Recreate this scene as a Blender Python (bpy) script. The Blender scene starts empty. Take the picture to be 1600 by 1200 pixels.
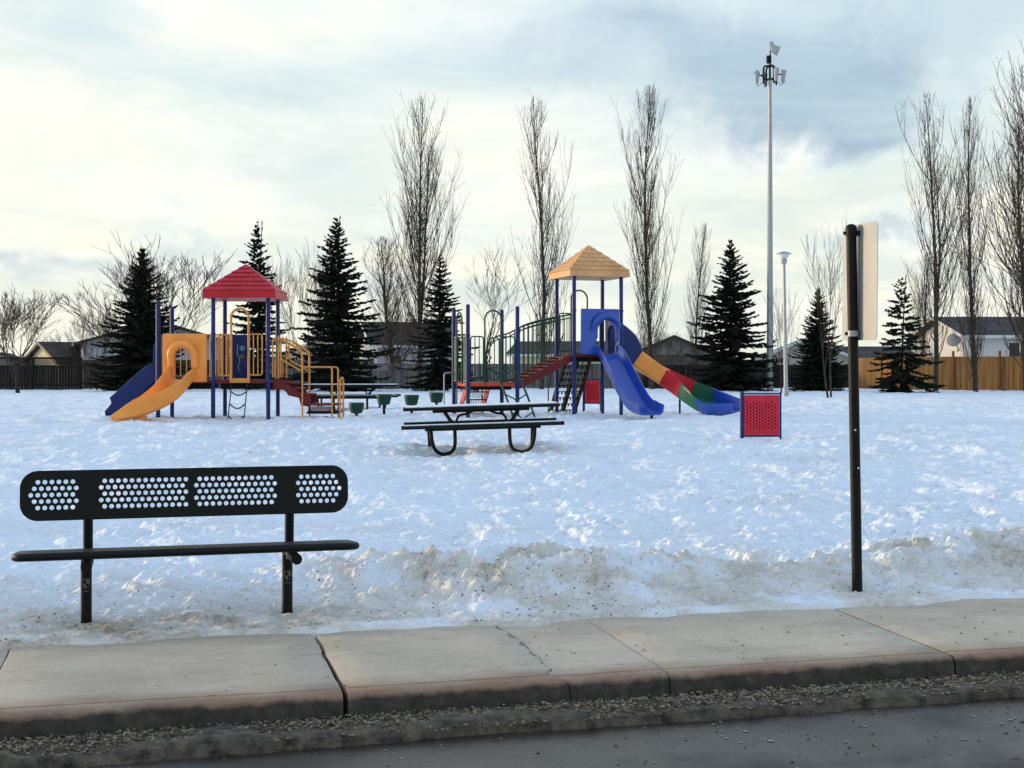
import bpy, bmesh, math, random
import numpy as np
from mathutils import Vector, Matrix

# ------------------------------------------------------------------ camera
scene = bpy.context.scene
COL = scene.collection
F = 2100.0          # focal length in pixels of the 1600 px wide photograph
CX, HY = 800.0, 578.0   # principal column, horizon row
CAMZ = 1.05         # eye height above the playground snow
cam_d = bpy.data.cameras.new("camera")
cam = bpy.data.objects.new("camera", cam_d)
COL.objects.link(cam)
cam.location = (0, 0, CAMZ)
cam.rotation_euler = (math.pi / 2, 0, 0)
cam_d.sensor_width = 36.0
cam_d.lens = 36.0 * F / 1600.0
cam_d.shift_y = (HY - 600.0) / 1600.0
cam_d.clip_end = 3000
scene.camera = cam

# ------------------------------------------------------------------ sun and sky
SUN_TO = Vector((-0.90, 0.34, 0.115)).normalized()
sun_d = bpy.data.lights.new("sun", 'SUN')
sun_d.energy = 3.0
sun_d.angle = math.radians(10)
sun_d.color = (1.0, 0.74, 0.42)
sun = bpy.data.objects.new("sun", sun_d)
COL.objects.link(sun)
sun.rotation_euler = SUN_TO.to_track_quat('Z', 'Y').to_euler()
scene.view_settings.view_transform = 'Standard'
scene.view_settings.look = 'None'
scene.view_settings.exposure = 0.12
scene.view_settings.gamma = 1.0
scene.view_settings.use_curve_mapping = False


def build_world():
    w = bpy.data.worlds.new("World")
    scene.world = w
    w.use_nodes = True
    nt = w.node_tree
    N, L = nt.nodes, nt.links
    N.clear()

    def math_(op, a, b=None, clamp=False):
        n = N.new('ShaderNodeMath'); n.operation = op; n.use_clamp = clamp
        for i, v in enumerate((a, b)):
            if v is None: continue
            if isinstance(v, (int, float)): n.inputs[i].default_value = v
            else: L.new(v, n.inputs[i])
        return n.outputs[0]

    def noise(vec, scale, detail, rough=0.55, dist=0.0):
        n = N.new('ShaderNodeTexNoise')
        n.inputs['Scale'].default_value = scale
        n.inputs['Detail'].default_value = detail
        n.inputs['Roughness'].default_value = rough
        n.inputs['Distortion'].default_value = dist
        L.new(vec, n.inputs['Vector'])
        return n.outputs[0]

    def ramp(fac, stops):
        n = N.new('ShaderNodeValToRGB')
        e = n.color_ramp.elements
        while len(e) < len(stops): e.new(0.5)
        for k, (p, c) in enumerate(stops):
            e[k].position = p; e[k].color = (*c, 1)
        L.new(fac, n.inputs[0])
        return n.outputs[0]

    def mix(f, a, b):
        n = N.new('ShaderNodeMix'); n.data_type = 'RGBA'
        if isinstance(f, (int, float)): n.inputs[0].default_value = f
        else: L.new(f, n.inputs[0])
        for i, v in ((6, a), (7, b)):
            if isinstance(v, tuple): n.inputs[i].default_value = (*v, 1)
            else: L.new(v, n.inputs[i])
        return n.outputs[2]

    tc = N.new('ShaderNodeTexCoord')
    sep = N.new('ShaderNodeSeparateXYZ')
    L.new(tc.outputs['Generated'], sep.inputs[0])
    x, y, z = sep.outputs
    zc = math_('MAXIMUM', z, 0.0)
    # cloud deck seen in perspective: direction projected on a plane overhead
    den = math_('ADD', zc, 0.16)
    comb = N.new('ShaderNodeCombineXYZ')
    L.new(math_('DIVIDE', x, den), comb.inputs[0])
    L.new(math_('DIVIDE', y, den), comb.inputs[1])
    deck = comb.outputs[0]
    n1 = noise(deck, 0.55, 6, 0.55, 0.4)
    n2 = noise(deck, 1.9, 9, 0.62, 0.5)
    # azimuth / elevation in degrees for the large cloud masses
    az = math_('MULTIPLY', math_('ARCTAN2', x, y), 57.2958)
    el = math_('MULTIPLY', math_('ARCSINE', z), 57.2958)
    warp = math_('SUBTRACT', noise(tc.outputs['Generated'], 7.0, 6, 0.6), 0.5)
    warp2 = math_('SUBTRACT', noise(tc.outputs['Generated'], 11.0, 6, 0.6, 0.4), 0.5)
    azw = math_('ADD', az, math_('MULTIPLY', warp, 17.0))
    elw = math_('ADD', el, math_('MULTIPLY', warp2, 7.5))

    def mass(a0, e0, sa, se, k):
        da = math_('DIVIDE', math_('SUBTRACT', azw, a0), sa)
        de = math_('DIVIDE', math_('SUBTRACT', elw, e0), se)
        r = math_('ADD', math_('MULTIPLY', da, da), math_('MULTIPLY', de, de))
        return math_('MULTIPLY', math_('POWER', 2.718, math_('MULTIPLY', r, -1.0)), k)

    dark = math_('MULTIPLY', math_('SUBTRACT', n1, 0.50), 1.5)
    dark = math_('ADD', dark, math_('MULTIPLY', math_('SUBTRACT', n2, 0.5), 0.85))
    for m in ((12.0, 12.3, 5.5, 2.3, 1.35), (15.0, 9.9, 3.0, 1.0, 0.6), (16.5, 5.0, 2.2, 0.8, 0.6), (1.8, 12.2, 2.0, 1.0, 0.25),
              (-17.5, 4.3, 9.0, 0.8, 0.42), (-3.0, 3.7, 9.0, 0.7, 0.3), (20.5, 14.0, 6.0, 2.2, 0.3),
              (5.0, 14.2, 4.0, 1.2, 0.5), (-13.0, 12.0, 7.0, 1.0, 0.18)):
        dark = math_('ADD', dark, mass(*m))
    dark = math_('ADD', dark, 0.10, True)
    cloud = ramp(dark, [(0.0, (1.0, 0.98, 0.86)), (0.22, (0.87, 0.92, 0.90)), (0.5, (0.57, 0.65, 0.73)),
                        (0.78, (0.37, 0.46, 0.58)), (1.0, (0.27, 0.37, 0.52))])
    # thin veil: where no cloud, the blue of the air shows through
    sky = N.new('ShaderNodeTexSky'); sky.sky_type = 'NISHITA'
    sky.sun_disc = False
    sky.sun_elevation = math.asin(SUN_TO.z)
    sky.sun_rotation = math.atan2(SUN_TO.x, SUN_TO.y)
    sky.air_density = 1.0; sky.dust_density = 1.5; sky.ozone_density = 1.5
    nsky = N.new('ShaderNodeVectorMath'); nsky.operation = 'SCALE'
    L.new(sky.outputs[0], nsky.inputs[0]); nsky.inputs['Scale'].default_value = 0.12
    veil = mix(0.72, nsky.outputs[0], (0.66, 0.84, 0.90))
    cover = ramp(noise(deck, 0.9, 5, 0.6, 0.5), [(0.40, (0.22,) * 3), (0.64, (1,) * 3)])
    col = mix(cover, veil, cloud)
    # low sun side: cream and yellow towards the horizon on the sunward side
    sd = N.new('ShaderNodeVectorMath'); sd.operation = 'DOT_PRODUCT'
    L.new(tc.outputs['Generated'], sd.inputs[0])
    sd.inputs[1].default_value = (SUN_TO.x, SUN_TO.y, 0.0)
    side = math_('MULTIPLY', math_('ADD', sd.outputs['Value'], 1.0), 0.5, True)
    low = math_('POWER', 2.718, math_('MULTIPLY', zc, -6.5))
    warm = math_('MULTIPLY', math_('MULTIPLY', side, low), 0.66, True)
    light_band = math_('SUBTRACT', 1.0, math_('MULTIPLY', dark, 0.9), True)
    col = mix(math_('MULTIPLY', warm, light_band), col, (0.98, 0.88, 0.62))
    # higher up the deck is bluer and a little dimmer
    up = ramp(zc, [(0.20, (0,) * 3), (0.75, (1,) * 3)])
    col = mix(math_('MULTIPLY', up, 0.72), col, (0.36, 0.54, 0.88))
    bg = N.new('ShaderNodeBackground')
    L.new(col, bg.inputs[0]); bg.inputs[1].default_value = 1.06
    out = N.new('ShaderNodeOutputWorld')
    L.new(bg.outputs[0], out.inputs[0])


build_world()


# ------------------------------------------------------------------ helpers
def P(px, py, D):
    """photo pixel at depth D (metres along the view) -> world point"""
    return Vector((D * (px - CX) / F, D, CAMZ + D * (HY - py) / F))


MATS = {}


def mat(name, color, rough=0.6, var=0.12, scale=6.0, bump=0.0, bscale=40.0, metal=0.0, spec=0.5, coat=0.0, col2=None):
    """procedural principled material: base colour broken up by noise, optional fine relief"""
    if name in MATS: return MATS[name]
    m = bpy.data.materials.new(name); m.use_nodes = True
    nt = m.node_tree; N, L = nt.nodes, nt.links
    b = N['Principled BSDF']
    b.inputs['Roughness'].default_value = rough
    b.inputs['Metallic'].default_value = metal
    if spec == 0.5: spec = 0.12 if rough > .75 else 0.28
    b.inputs['Specular IOR Level'].default_value = spec
    b.inputs['Coat Weight'].default_value = coat
    tc = N.new('ShaderNodeTexCoord')
    nz = N.new('ShaderNodeTexNoise'); nz.inputs['Scale'].default_value = scale
    nz.inputs['Detail'].default_value = 6; nz.inputs['Roughness'].default_value = 0.62
    L.new(tc.outputs['Object'], nz.inputs['Vector'])
    r = N.new('ShaderNodeValToRGB'); e = r.color_ramp.elements
    lo = tuple(c * (1 - var) for c in color); hi = tuple(min(1, c * (1 + var)) for c in (col2 or color))
    e[0].position = 0.3; e[0].color = (*lo, 1); e[1].position = 0.7; e[1].color = (*hi, 1)
    L.new(nz.outputs[0], r.inputs[0]); L.new(r.outputs[0], b.inputs['Base Color'])
    mr = N.new('ShaderNodeMapRange'); mr.inputs[3].default_value = max(0, rough - 0.08); mr.inputs[4].default_value = min(1, rough + 0.1)
    L.new(nz.outputs[0], mr.inputs[0]); L.new(mr.outputs[0], b.inputs['Roughness'])
    if bump:
        bz = N.new('ShaderNodeTexNoise'); bz.inputs['Scale'].default_value = bscale; bz.inputs['Detail'].default_value = 5
        L.new(tc.outputs['Object'], bz.inputs['Vector'])
        bp = N.new('ShaderNodeBump'); bp.inputs['Strength'].default_value = bump; bp.inputs['Distance'].default_value = 0.02
        L.new(bz.outputs[0], bp.inputs['Height']); L.new(bp.outputs[0], b.inputs['Normal'])
    MATS[name] = m
    return m


class MB:
    """collects boxes, tubes, prisms, sweeps; build() links them as ONE mesh object"""
    def __init__(self): self.v, self.f = [], []

    def add(self, vs, fs):
        o = len(self.v)
        self.v.extend([tuple(p) for p in vs]); self.f.extend([tuple(i + o for i in q) for q in fs])
        return self

    def box(self, c, s, rz=0.0, M=None):
        c = Vector(c); hx, hy, hz = s[0] / 2, s[1] / 2, s[2] / 2
        R = M or Matrix.Rotation(rz, 3, 'Z')
        vs = [c + R @ Vector((sx * hx, sy * hy, sz * hz)) for sz in (-1, 1) for sx, sy in ((-1, -1), (1, -1), (1, 1), (-1, 1))]
        return self.add(vs, [(3, 2, 1, 0), (4, 5, 6, 7), (0, 1, 5, 4), (1, 2, 6, 5), (2, 3, 7, 6), (3, 0, 4, 7)])

    def bar(self, a, b, w, h, up=(0, 0, 1)):
        a, b = Vector(a), Vector(b); t = (b - a).normalized(); u = Vector(up)
        s = t.cross(u).normalized(); u = s.cross(t)
        vs = [p + s * (i * w / 2) + u * (j * h / 2) for p in (a, b) for i, j in ((-1, -1), (1, -1), (1, 1), (-1, 1))]
        return self.add(vs, [(0, 1, 2, 3), (7, 6, 5, 4), (0, 4, 5, 1), (1, 5, 6, 2), (2, 6, 7, 3), (3, 7, 4, 0)])

    def tube(self, pts, r, n=10, closed=False):
        pts = [Vector(p) for p in pts]; k = len(pts)
        rs = r if isinstance(r, (list, tuple)) else [r] * k
        u = None; vs = []; fs = []
        for i, p in enumerate(pts):
            if closed: t = pts[(i + 1) % k] - pts[i - 1]
            else: t = pts[min(i + 1, k - 1)] - pts[max(i - 1, 0)]
            t.normalize()
            if u is None: u = Vector((0, 0, 1)) if abs(t.z) < 0.9 else Vector((1, 0, 0))
            s = t.cross(u).normalized(); u = s.cross(t).normalized()
            for j in range(n):
                a = 2 * math.pi * j / n
                vs.append(p + (s * math.cos(a) + u * math.sin(a)) * rs[i])
        for i in range(k if closed else k - 1):
            q = (i + 1) % k
            for j in range(n):
                jj = (j + 1) % n
                fs.append((i * n + j, i * n + jj, q * n + jj, q * n + j))
        if not closed:
            fs.append(tuple(range(n - 1, -1, -1))); fs.append(tuple((k - 1) * n + j for j in range(n)))
        return self.add(vs, fs)

    def lathe(self, c, prof, n=20):
        c = Vector(c); vs = []; fs = []
        for r, z in prof:
            for j in range(n):
                a = 2 * math.pi * j / n
                vs.append(c + Vector((r * math.cos(a), r * math.sin(a), z)))
        for i in range(len(prof) - 1):
            for j in range(n):
                jj = (j + 1) % n
                fs.append((i * n + j, i * n + jj, (i + 1) * n + jj, (i + 1) * n + j))
        fs.append(tuple(range(n - 1, -1, -1))); fs.append(tuple((len(prof) - 1) * n + j for j in range(n)))
        return self.add(vs, fs)

    def prism(self, poly, a, b):
        """poly: list of 3D points, extruded by the vector b-a"""
        d = Vector(b) - Vector(a); k = len(poly)
        vs = [Vector(p) for p in poly] + [Vector(p) + d for p in poly]
        fs = [tuple(range(k - 1, -1, -1)), tuple(range(k, 2 * k))]
        fs += [(i, (i + 1) % k, k + (i + 1) % k, k + i) for i in range(k)]
        return self.add(vs, fs)

    def sweep(self, path, prof, headings=None):
        """closed 2D profile (side, up) swept along a path; frames stay upright. prof may be one list or one per station"""
        path = [Vector(p) for p in path]; k = len(path); vs = []; fs = []
        for i, p in enumerate(path):
            t = path[min(i + 1, k - 1)] - path[max(i - 1, 0)]
            t.normalize()
            s = t.cross(Vector((0, 0, 1))).normalized(); u = s.cross(t)
            pr = prof[i] if isinstance(prof[0][0], (list, tuple)) else prof
            m = len(pr)
            for a, b in pr: vs.append(p + s * a + u * b)
        for i in range(k - 1):
            for j in range(m):
                jj = (j + 1) % m
                fs.append((i * m + j, (i + 1) * m + j, (i + 1) * m + jj, i * m + jj))
        fs.append(tuple(range(m))); fs.append(tuple((k - 1) * m + j for j in range(m - 1, -1, -1)))
        return self.add(vs, fs)

    def build(self, name, m, parent=None, smooth=False, kind=None, fix=True):
        me = bpy.data.meshes.new(name); me.from_pydata(self.v, [], self.f)
        me.materials.append(m)
        if fix:
            bm = bmesh.new(); bm.from_mesh(me); bmesh.ops.recalc_face_normals(bm, faces=bm.faces); bm.to_mesh(me); bm.free()
        if smooth:
            me.polygons.foreach_set('use_smooth', [True] * len(me.polygons))
            try: me.set_sharp_from_angle(angle=math.radians(40))
            except Exception: pass
        return link(name, me, parent, kind)


def link(name, me, parent=None, kind=None):
    o = bpy.data.objects.new(name, me); COL.objects.link(o)
    if parent is not None: o.parent = parent
    if kind: o['kind'] = kind
    return o


def thing(name, loc, label, cat, rz=0.0, group=None):
    o = bpy.data.objects.new(name, None); COL.objects.link(o)
    o.empty_display_size = 0.2
    o.location = loc; o.rotation_euler = (0, 0, rz)
    o['label'] = label; o['category'] = cat
    if group: o['group'] = group
    return o


def spline(pts, n=8):
    """Catmull-Rom through the points"""
    pts = [Vector(p) for p in pts]; out = []
    q = [2 * pts[0] - pts[1]] + pts + [2 * pts[-1] - pts[-2]]
    for i in range(1, len(q) - 2):
        a, b, c, d = q[i - 1:i + 3]
        for k in range(n):
            t = k / n
            out.append(0.5 * ((2 * b) + (c - a) * t + (2 * a - 5 * b + 4 * c - d) * t * t + (3 * b - a - 3 * c + d) * t ** 3))
    out.append(pts[-1]); return out


def fillet(pts, r, n=5):
    """polyline with rounded corners"""
    pts = [Vector(p) for p in pts]; out = [pts[0]]
    for i in range(1, len(pts) - 1):
        a, b, c = pts[i - 1:i + 2]
        d1, d2 = (a - b), (c - b); rr = min(r, d1.length * .49, d2.length * .49)
        s, e = b + d1.normalized() * rr, b + d2.normalized() * rr
        for k in range(n + 1):
            t = k / n
            out.append((1 - t) ** 2 * s + 2 * t * (1 - t) * b + t * t * e)
    out.append(pts[-1]); return out


def plate(name, outer, holes, thick, M, m, parent=None, bevel=0.0):
    """flat plate with cut-outs: 2D outline + hole outlines filled and extruded, placed by matrix M (local x,y = plate plane)"""
    cu = bpy.data.curves.new(name, 'CURVE'); cu.dimensions = '2D'; cu.fill_mode = 'BOTH'
    cu.extrude = thick / 2; cu.bevel_depth = bevel; cu.bevel_resolution = 1; cu.offset = -bevel
    for loop in [outer] + holes:
        s = cu.splines.new('POLY'); s.points.add(len(loop) - 1); s.use_cyclic_u = True
        for p, q in zip(s.points, loop): p.co = (q[0], q[1], 0, 1)
    t = bpy.data.objects.new(name, cu); COL.objects.link(t)
    dg = bpy.context.evaluated_depsgraph_get(); dg.update()
    me = bpy.data.meshes.new_from_object(t.evaluated_get(dg))
    bpy.data.objects.remove(t); bpy.data.curves.remove(cu)
    me.transform(M); me.name = name
    me.materials.clear(); me.materials.append(m)
    return link(name, me, parent)


def rrect(x0, y0, x1, y1, r, n=5):
    out = []
    for cx, cy, a0 in ((x1 - r, y1 - r, 0), (x0 + r, y1 - r, 90), (x0 + r, y0 + r, 180), (x1 - r, y0 + r, 270)):
        for k in range(n + 1):
            a = math.radians(a0 + 90 * k / n)
            out.append((cx + r * math.cos(a), cy + r * math.sin(a)))
    return out


def circ(x, y, r, n=12):
    return [(x + r * math.cos(2 * math.pi * k / n), y + r * math.sin(2 * math.pi * k / n)) for k in range(n)]


XZ = Matrix(((1, 0, 0, 0), (0, 0, -1, 0), (0, 1, 0, 0), (0, 0, 0, 1)))   # plate plane x,y -> x,z ; normal -> -y


# vectorised gradient noise for the ground
def _hash(ix, iy, seed):
    h = (ix.astype(np.int64) * 374761393 + iy.astype(np.int64) * 668265263 + seed * 1442695041) & 0x7fffffff
    h = ((h ^ (h >> 13)) * 1274126177) & 0x7fffffff
    return (h ^ (h >> 16)) & 0x7fffffff


def pnoise(x, y, seed=0):
    ix, iy = np.floor(x), np.floor(y); fx, fy = x - ix, y - iy
    def g(dx, dy):
        a = _hash(ix + dx, iy + dy, seed) * (2 * math.pi / 0x7fffffff)
        return np.cos(a) * (fx - dx) + np.sin(a) * (fy - dy)
    u = fx * fx * fx * (fx * (fx * 6 - 15) + 10); v = fy * fy * fy * (fy * (fy * 6 - 15) + 10)
    a = g(0, 0) * (1 - u) + g(1, 0) * u; b = g(0, 1) * (1 - u) + g(1, 1) * u
    return (a * (1 - v) + b * v) * 1.5


def fbm(x, y, octv, seed=0, gain=0.5):
    t = np.zeros_like(x); a = 1.0
    for k in range(octv):
        t += a * pnoise(x, y, seed + 17 * k); x = x * 2.03 + 5.2; y = y * 2.03 + 1.3; a *= gain
    return t


# ------------------------------------------------------------------ ground: snow, pavement, gutter, road
RD_A = math.atan2(0.257, 0.966)
E0 = Vector((-1.076, 7.29)); RR = Vector((math.cos(RD_A), math.sin(RD_A))); QQ = Vector((-RR.y, RR.x))
rng = np.random.default_rng(7)


def to_sn(X, Y):
    dx, dy = X - E0.x, Y - E0.y
    return dx * RR.x + dy * RR.y, dx * QQ.x + dy * QQ.y


def gauss(x, m, s): return np.exp(-((x - m) / s) ** 2)


HOLLOWS = [(3.62, 20.62, 0.75, 0.05), (3.05, 20.5, 0.45, 0.04), (-0.43, 17.9, 1.1, 0.02), (-6.0, 25.6, 1.4, 0.03), (2.5, 25.4, 0.7, 0.04), (-2.37, 7.48, .13, .03), (-1.30, 7.78, .13, .03), (2.18, 8.48, .12, .035)]


def snow(X, Y):
    """height of the snow, and how dirty it is"""
    s, n = to_sn(X, Y)
    nn = n + 0.10 * fbm(s * 1.3, n * 0.2, 4, 3)
    base = np.interp(n, [-0.3, 0.0, 0.5, 1.2, 3.0, 6.5, 11, 19, 30, 62, 90, 900],
                     [-0.42, -0.375, -0.335, -0.30, -0.215, -0.10, 0.0, 0.075, 0.075, 0.05, 0.05, 0.05])
    amp = np.interp(s, [-9, -4, -2.6, -1.5, 0.1, 0.8, 1.4, 2.0, 2.8, 3.6, 4.4, 5.3, 7, 12],
                    [.12, .14, .09, .045, .05, .15, .20, .14, .10, .08, .16, .18, .13, .13])
    cr = np.interp(s, [-4, -1.5, 0.3, 1.2, 3, 6], [0.9, 1.35, 1.15, 0.85, 0.8, 0.85]) + 0.12 * pnoise(s * 0.9, s * 0 + 3.3, 5)
    front = np.where(nn < cr, 0.50, 0.62)
    berm = amp * np.exp(-(np.abs(nn - cr) / front) ** 2.2)
    lump = np.clip(berm / 0.12, 0, 1.3)
    chunk = fbm(X * 3.1, Y * 3.1, 5, 11, 0.55)
    chunk2 = fbm(X * 9.0, Y * 9.0, 3, 23, 0.55)
    near = np.clip(1.25 - n / 3.2, 0, 1)
    h = base + berm * (1 + 0.35 * pnoise(s * 1.9, n * 1.9, 31))
    h += near * (0.026 * chunk + 0.020 * chunk2 + 0.014 * np.abs(pnoise(X * 17, Y * 17, 29)) + .009 * pnoise(X * 31, Y * 31, 37)) * (0.62 + lump)
    # trodden, thawed and frozen field
    fld = np.clip(n / 1.6, 0, 1)
    a = fbm(X * 0.55, Y * 0.55, 3, 41)
    b = fbm(X * 1.5 + 0.6 * a, Y * 1.7, 5, 53, 0.55)
    c = np.sqrt(pnoise(X * 2.1 + b, Y * 2.6, 67) ** 2 + .02)
    c2 = np.sqrt(pnoise(X * 4.3, Y * 5.0 + b, 71) ** 2 + .03)
    c3 = np.sqrt(pnoise(X * 7.7 + 2 * b, Y * 10.5, 73) ** 2 + .01)
    path_ = fbm(X * 0.16 + 3, Y * 0.16, 3, 61)
    calm = np.interp(n, [0, 20, 40, 70], [1, 0.95, 0.8, 0.6])
    h += fld * calm * (0.050 * a + 0.050 * b - (0.055 + .06 * path_) * c - (0.034 + .03 * path_) * c2 - 0.020 * c3 + 0.045)
    for hx, hy, hr, hd in HOLLOWS:
        h -= hd * np.exp(-(((X - hx) / hr) ** 2 + ((Y - hy) / (hr * 0.6)) ** 2))
    # edge melts out over the pavement
    edge = np.clip((nn + 0.03) / 0.045, 0, 1)
    h = np.maximum(h, np.where(n < .5, -0.352 + .012 * chunk2, -9))
    h = np.where(n < 0.4, -0.40 + (h + 0.40) * edge - 0.012 * (1 - edge), h)
    # dirt: ploughed crest, thawing front edge, trodden patch below the bench
    d = 1.0 * np.clip(fbm(X * 2.2, Y * 2.2, 5, 81) + 0.38, 0, 1) * np.clip(gauss(nn, cr + 0.0, 0.50), 0, 1) * np.clip(amp / 0.15, 0.25, 1)
    d += 0.70 * np.clip(fbm(X * 1.6, Y * 3.0, 4, 91) + 0.62, 0, 1) * np.clip(1.1 - nn / 0.95, 0, 1)
    d += 0.75 * gauss(nn, 0.28, 0.34) * np.clip(1 - np.abs((s + 0.9) / 1.7) ** 4, 0, 1) * (0.6 + 0.6 * fbm(X * 4, Y * 4, 3, 97))
    d += 0.16 * np.clip(fbm(X * 0.5, Y * 0.8, 4, 99) - 0.15, 0, 1) * (n > 1)
    for hx, hy, hr, hd in HOLLOWS:
        d += 0.10 * np.exp(-(((X - hx) / (hr * 1.2)) ** 2 + ((Y - hy) / (hr * 0.6)) ** 2))
    return h, np.clip(d * .85, 0, 1)


def snow_z(x, y):
    h, _ = snow(np.array([float(x)]), np.array([float(y)])); return float(h[0])


def make_snow():
    nr, nc = 860, 640
    rows = np.concatenate([-0.14 + 0.012 * np.arange(60), 0.58 * (72.0 / 0.58) ** (np.arange(nr - 60) / (nr - 61.0)), np.array([80, 95, 120, 160, 240, 400, 700.])])
    nr = len(rows)
    uu = np.linspace(-1, 1, nc); cc = 0.56 * uu + 1.1 * uu ** 7
    n, c = np.meshgrid(rows, cc, indexing='ij')
    D = (n + E0.x * QQ.x + E0.y * QQ.y) / (c * QQ.x + QQ.y)
    X, Y = c * D, D
    Z, dirt = snow(X, Y)
    co = np.stack([X, Y, Z], -1).reshape(-1, 3).astype(np.float32)
    me = bpy.data.meshes.new("snow_field")
    me.vertices.add(nr * nc); me.vertices.foreach_set('co', co.ravel())
    i, j = np.meshgrid(np.arange(nr - 1), np.arange(nc - 1), indexing='ij')
    a = i * nc + j
    q = np.stack([a, a + 1, a + nc + 1, a + nc], -1).reshape(-1)
    nq = (nr - 1) * (nc - 1)
    me.loops.add(nq * 4); me.loops.foreach_set('vertex_index', q.astype(np.int32))
    me.polygons.add(nq); me.polygons.foreach_set('loop_start', (np.arange(nq) * 4).astype(np.int32))
    me.update(calc_edges=True)
    me.polygons.foreach_set('use_smooth', [True] * nq)
    at = me.attributes.new('dirt', 'FLOAT', 'POINT'); at.data.foreach_set('value', dirt.reshape(-1).astype(np.float32))
    m = bpy.data.materials.new('old_snow'); m.use_nodes = True
    N, L = m.node_tree.nodes, m.node_tree.links
    b = N['Principled BSDF']
    tc = N.new('ShaderNodeTexCoord')
    av = N.new('ShaderNodeAttribute'); av.attribute_name = 'dirt'
    nz = N.new('ShaderNodeTexNoise'); nz.inputs['Scale'].default_value = 16.0; nz.inputs['Detail'].default_value = 9; nz.inputs['Roughness'].default_value = 0.85
    L.new(tc.outputs['Object'], nz.inputs['Vector'])
    mu = N.new('ShaderNodeMath'); mu.operation = 'MULTIPLY_ADD'
    L.new(nz.outputs[0], mu.inputs[0]); mu.inputs[1].default_value = 2.6; mu.inputs[2].default_value = -0.62
    df = N.new('ShaderNodeMath'); df.operation = 'MULTIPLY'; df.use_clamp = True
    L.new(av.outputs['Fac'], df.inputs[0]); L.new(mu.outputs[0], df.inputs[1])
    cl = N.new('ShaderNodeValToRGB'); e = cl.color_ramp.elements
    e[0].position = 0.0; e[0].color = (0.80, 0.87, 0.94, 1)
    e[1].position = 1.0; e[1].color = (0.17, 0.14, 0.105, 1)
    for p, k in ((0.22, (0.72, 0.70, 0.66)), (0.60, (0.50, 0.45, 0.37))):
        x = e.new(p); x.color = (*k, 1)
    L.new(df.outputs[0], cl.inputs[0]); L.new(cl.outputs[0], b.inputs['Base Color'])
    b.inputs['Roughness'].default_value = 0.62
    b.inputs['Specular IOR Level'].default_value = 0.35
    b.inputs['Subsurface Weight'].default_value = 0.0
    hs = []
    for sc, st in ((6.0, 1.3), (17.0, 1.2), (60.0, 0.6)):
        t = N.new('ShaderNodeTexNoise'); t.inputs['Scale'].default_value = sc; t.inputs['Detail'].default_value = 4; t.inputs['Roughness'].default_value = 0.6
        L.new(tc.outputs['Object'], t.inputs['Vector'])
        k = N.new('ShaderNodeMath'); k.operation = 'MULTIPLY'; L.new(t.outputs[0], k.inputs[0]); k.inputs[1].default_value = st / sc * 9
        hs.append(k.outputs[0])
    s1 = N.new('ShaderNodeMath'); L.new(hs[0], s1.inputs[0]); L.new(hs[1], s1.inputs[1])
    s2 = N.new('ShaderNodeMath'); L.new(s1.outputs[0], s2.inputs[0]); L.new(hs[2], s2.inputs[1])
    bp = N.new('ShaderNodeBump'); bp.inputs['Strength'].default_value = 0.75; bp.inputs['Distance'].default_value = 0.055
    L.new(s2.outputs[0], bp.inputs['Height']); L.new(bp.outputs[0], b.inputs['Normal'])
    me.materials.append(m)
    o = link('snow_field', me, None, 'structure')
    # far land under everything, out to the horizon
    far = MB().add([(-2500, -300, -1.4), (2500, -300, -1.4), (2500, 2600, -1.4), (-2500, 2600, -1.4)], [(0, 1, 2, 3)])
    far.build('ground', m, None, kind='structure')
    return m


M_SNOW = make_snow()


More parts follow.
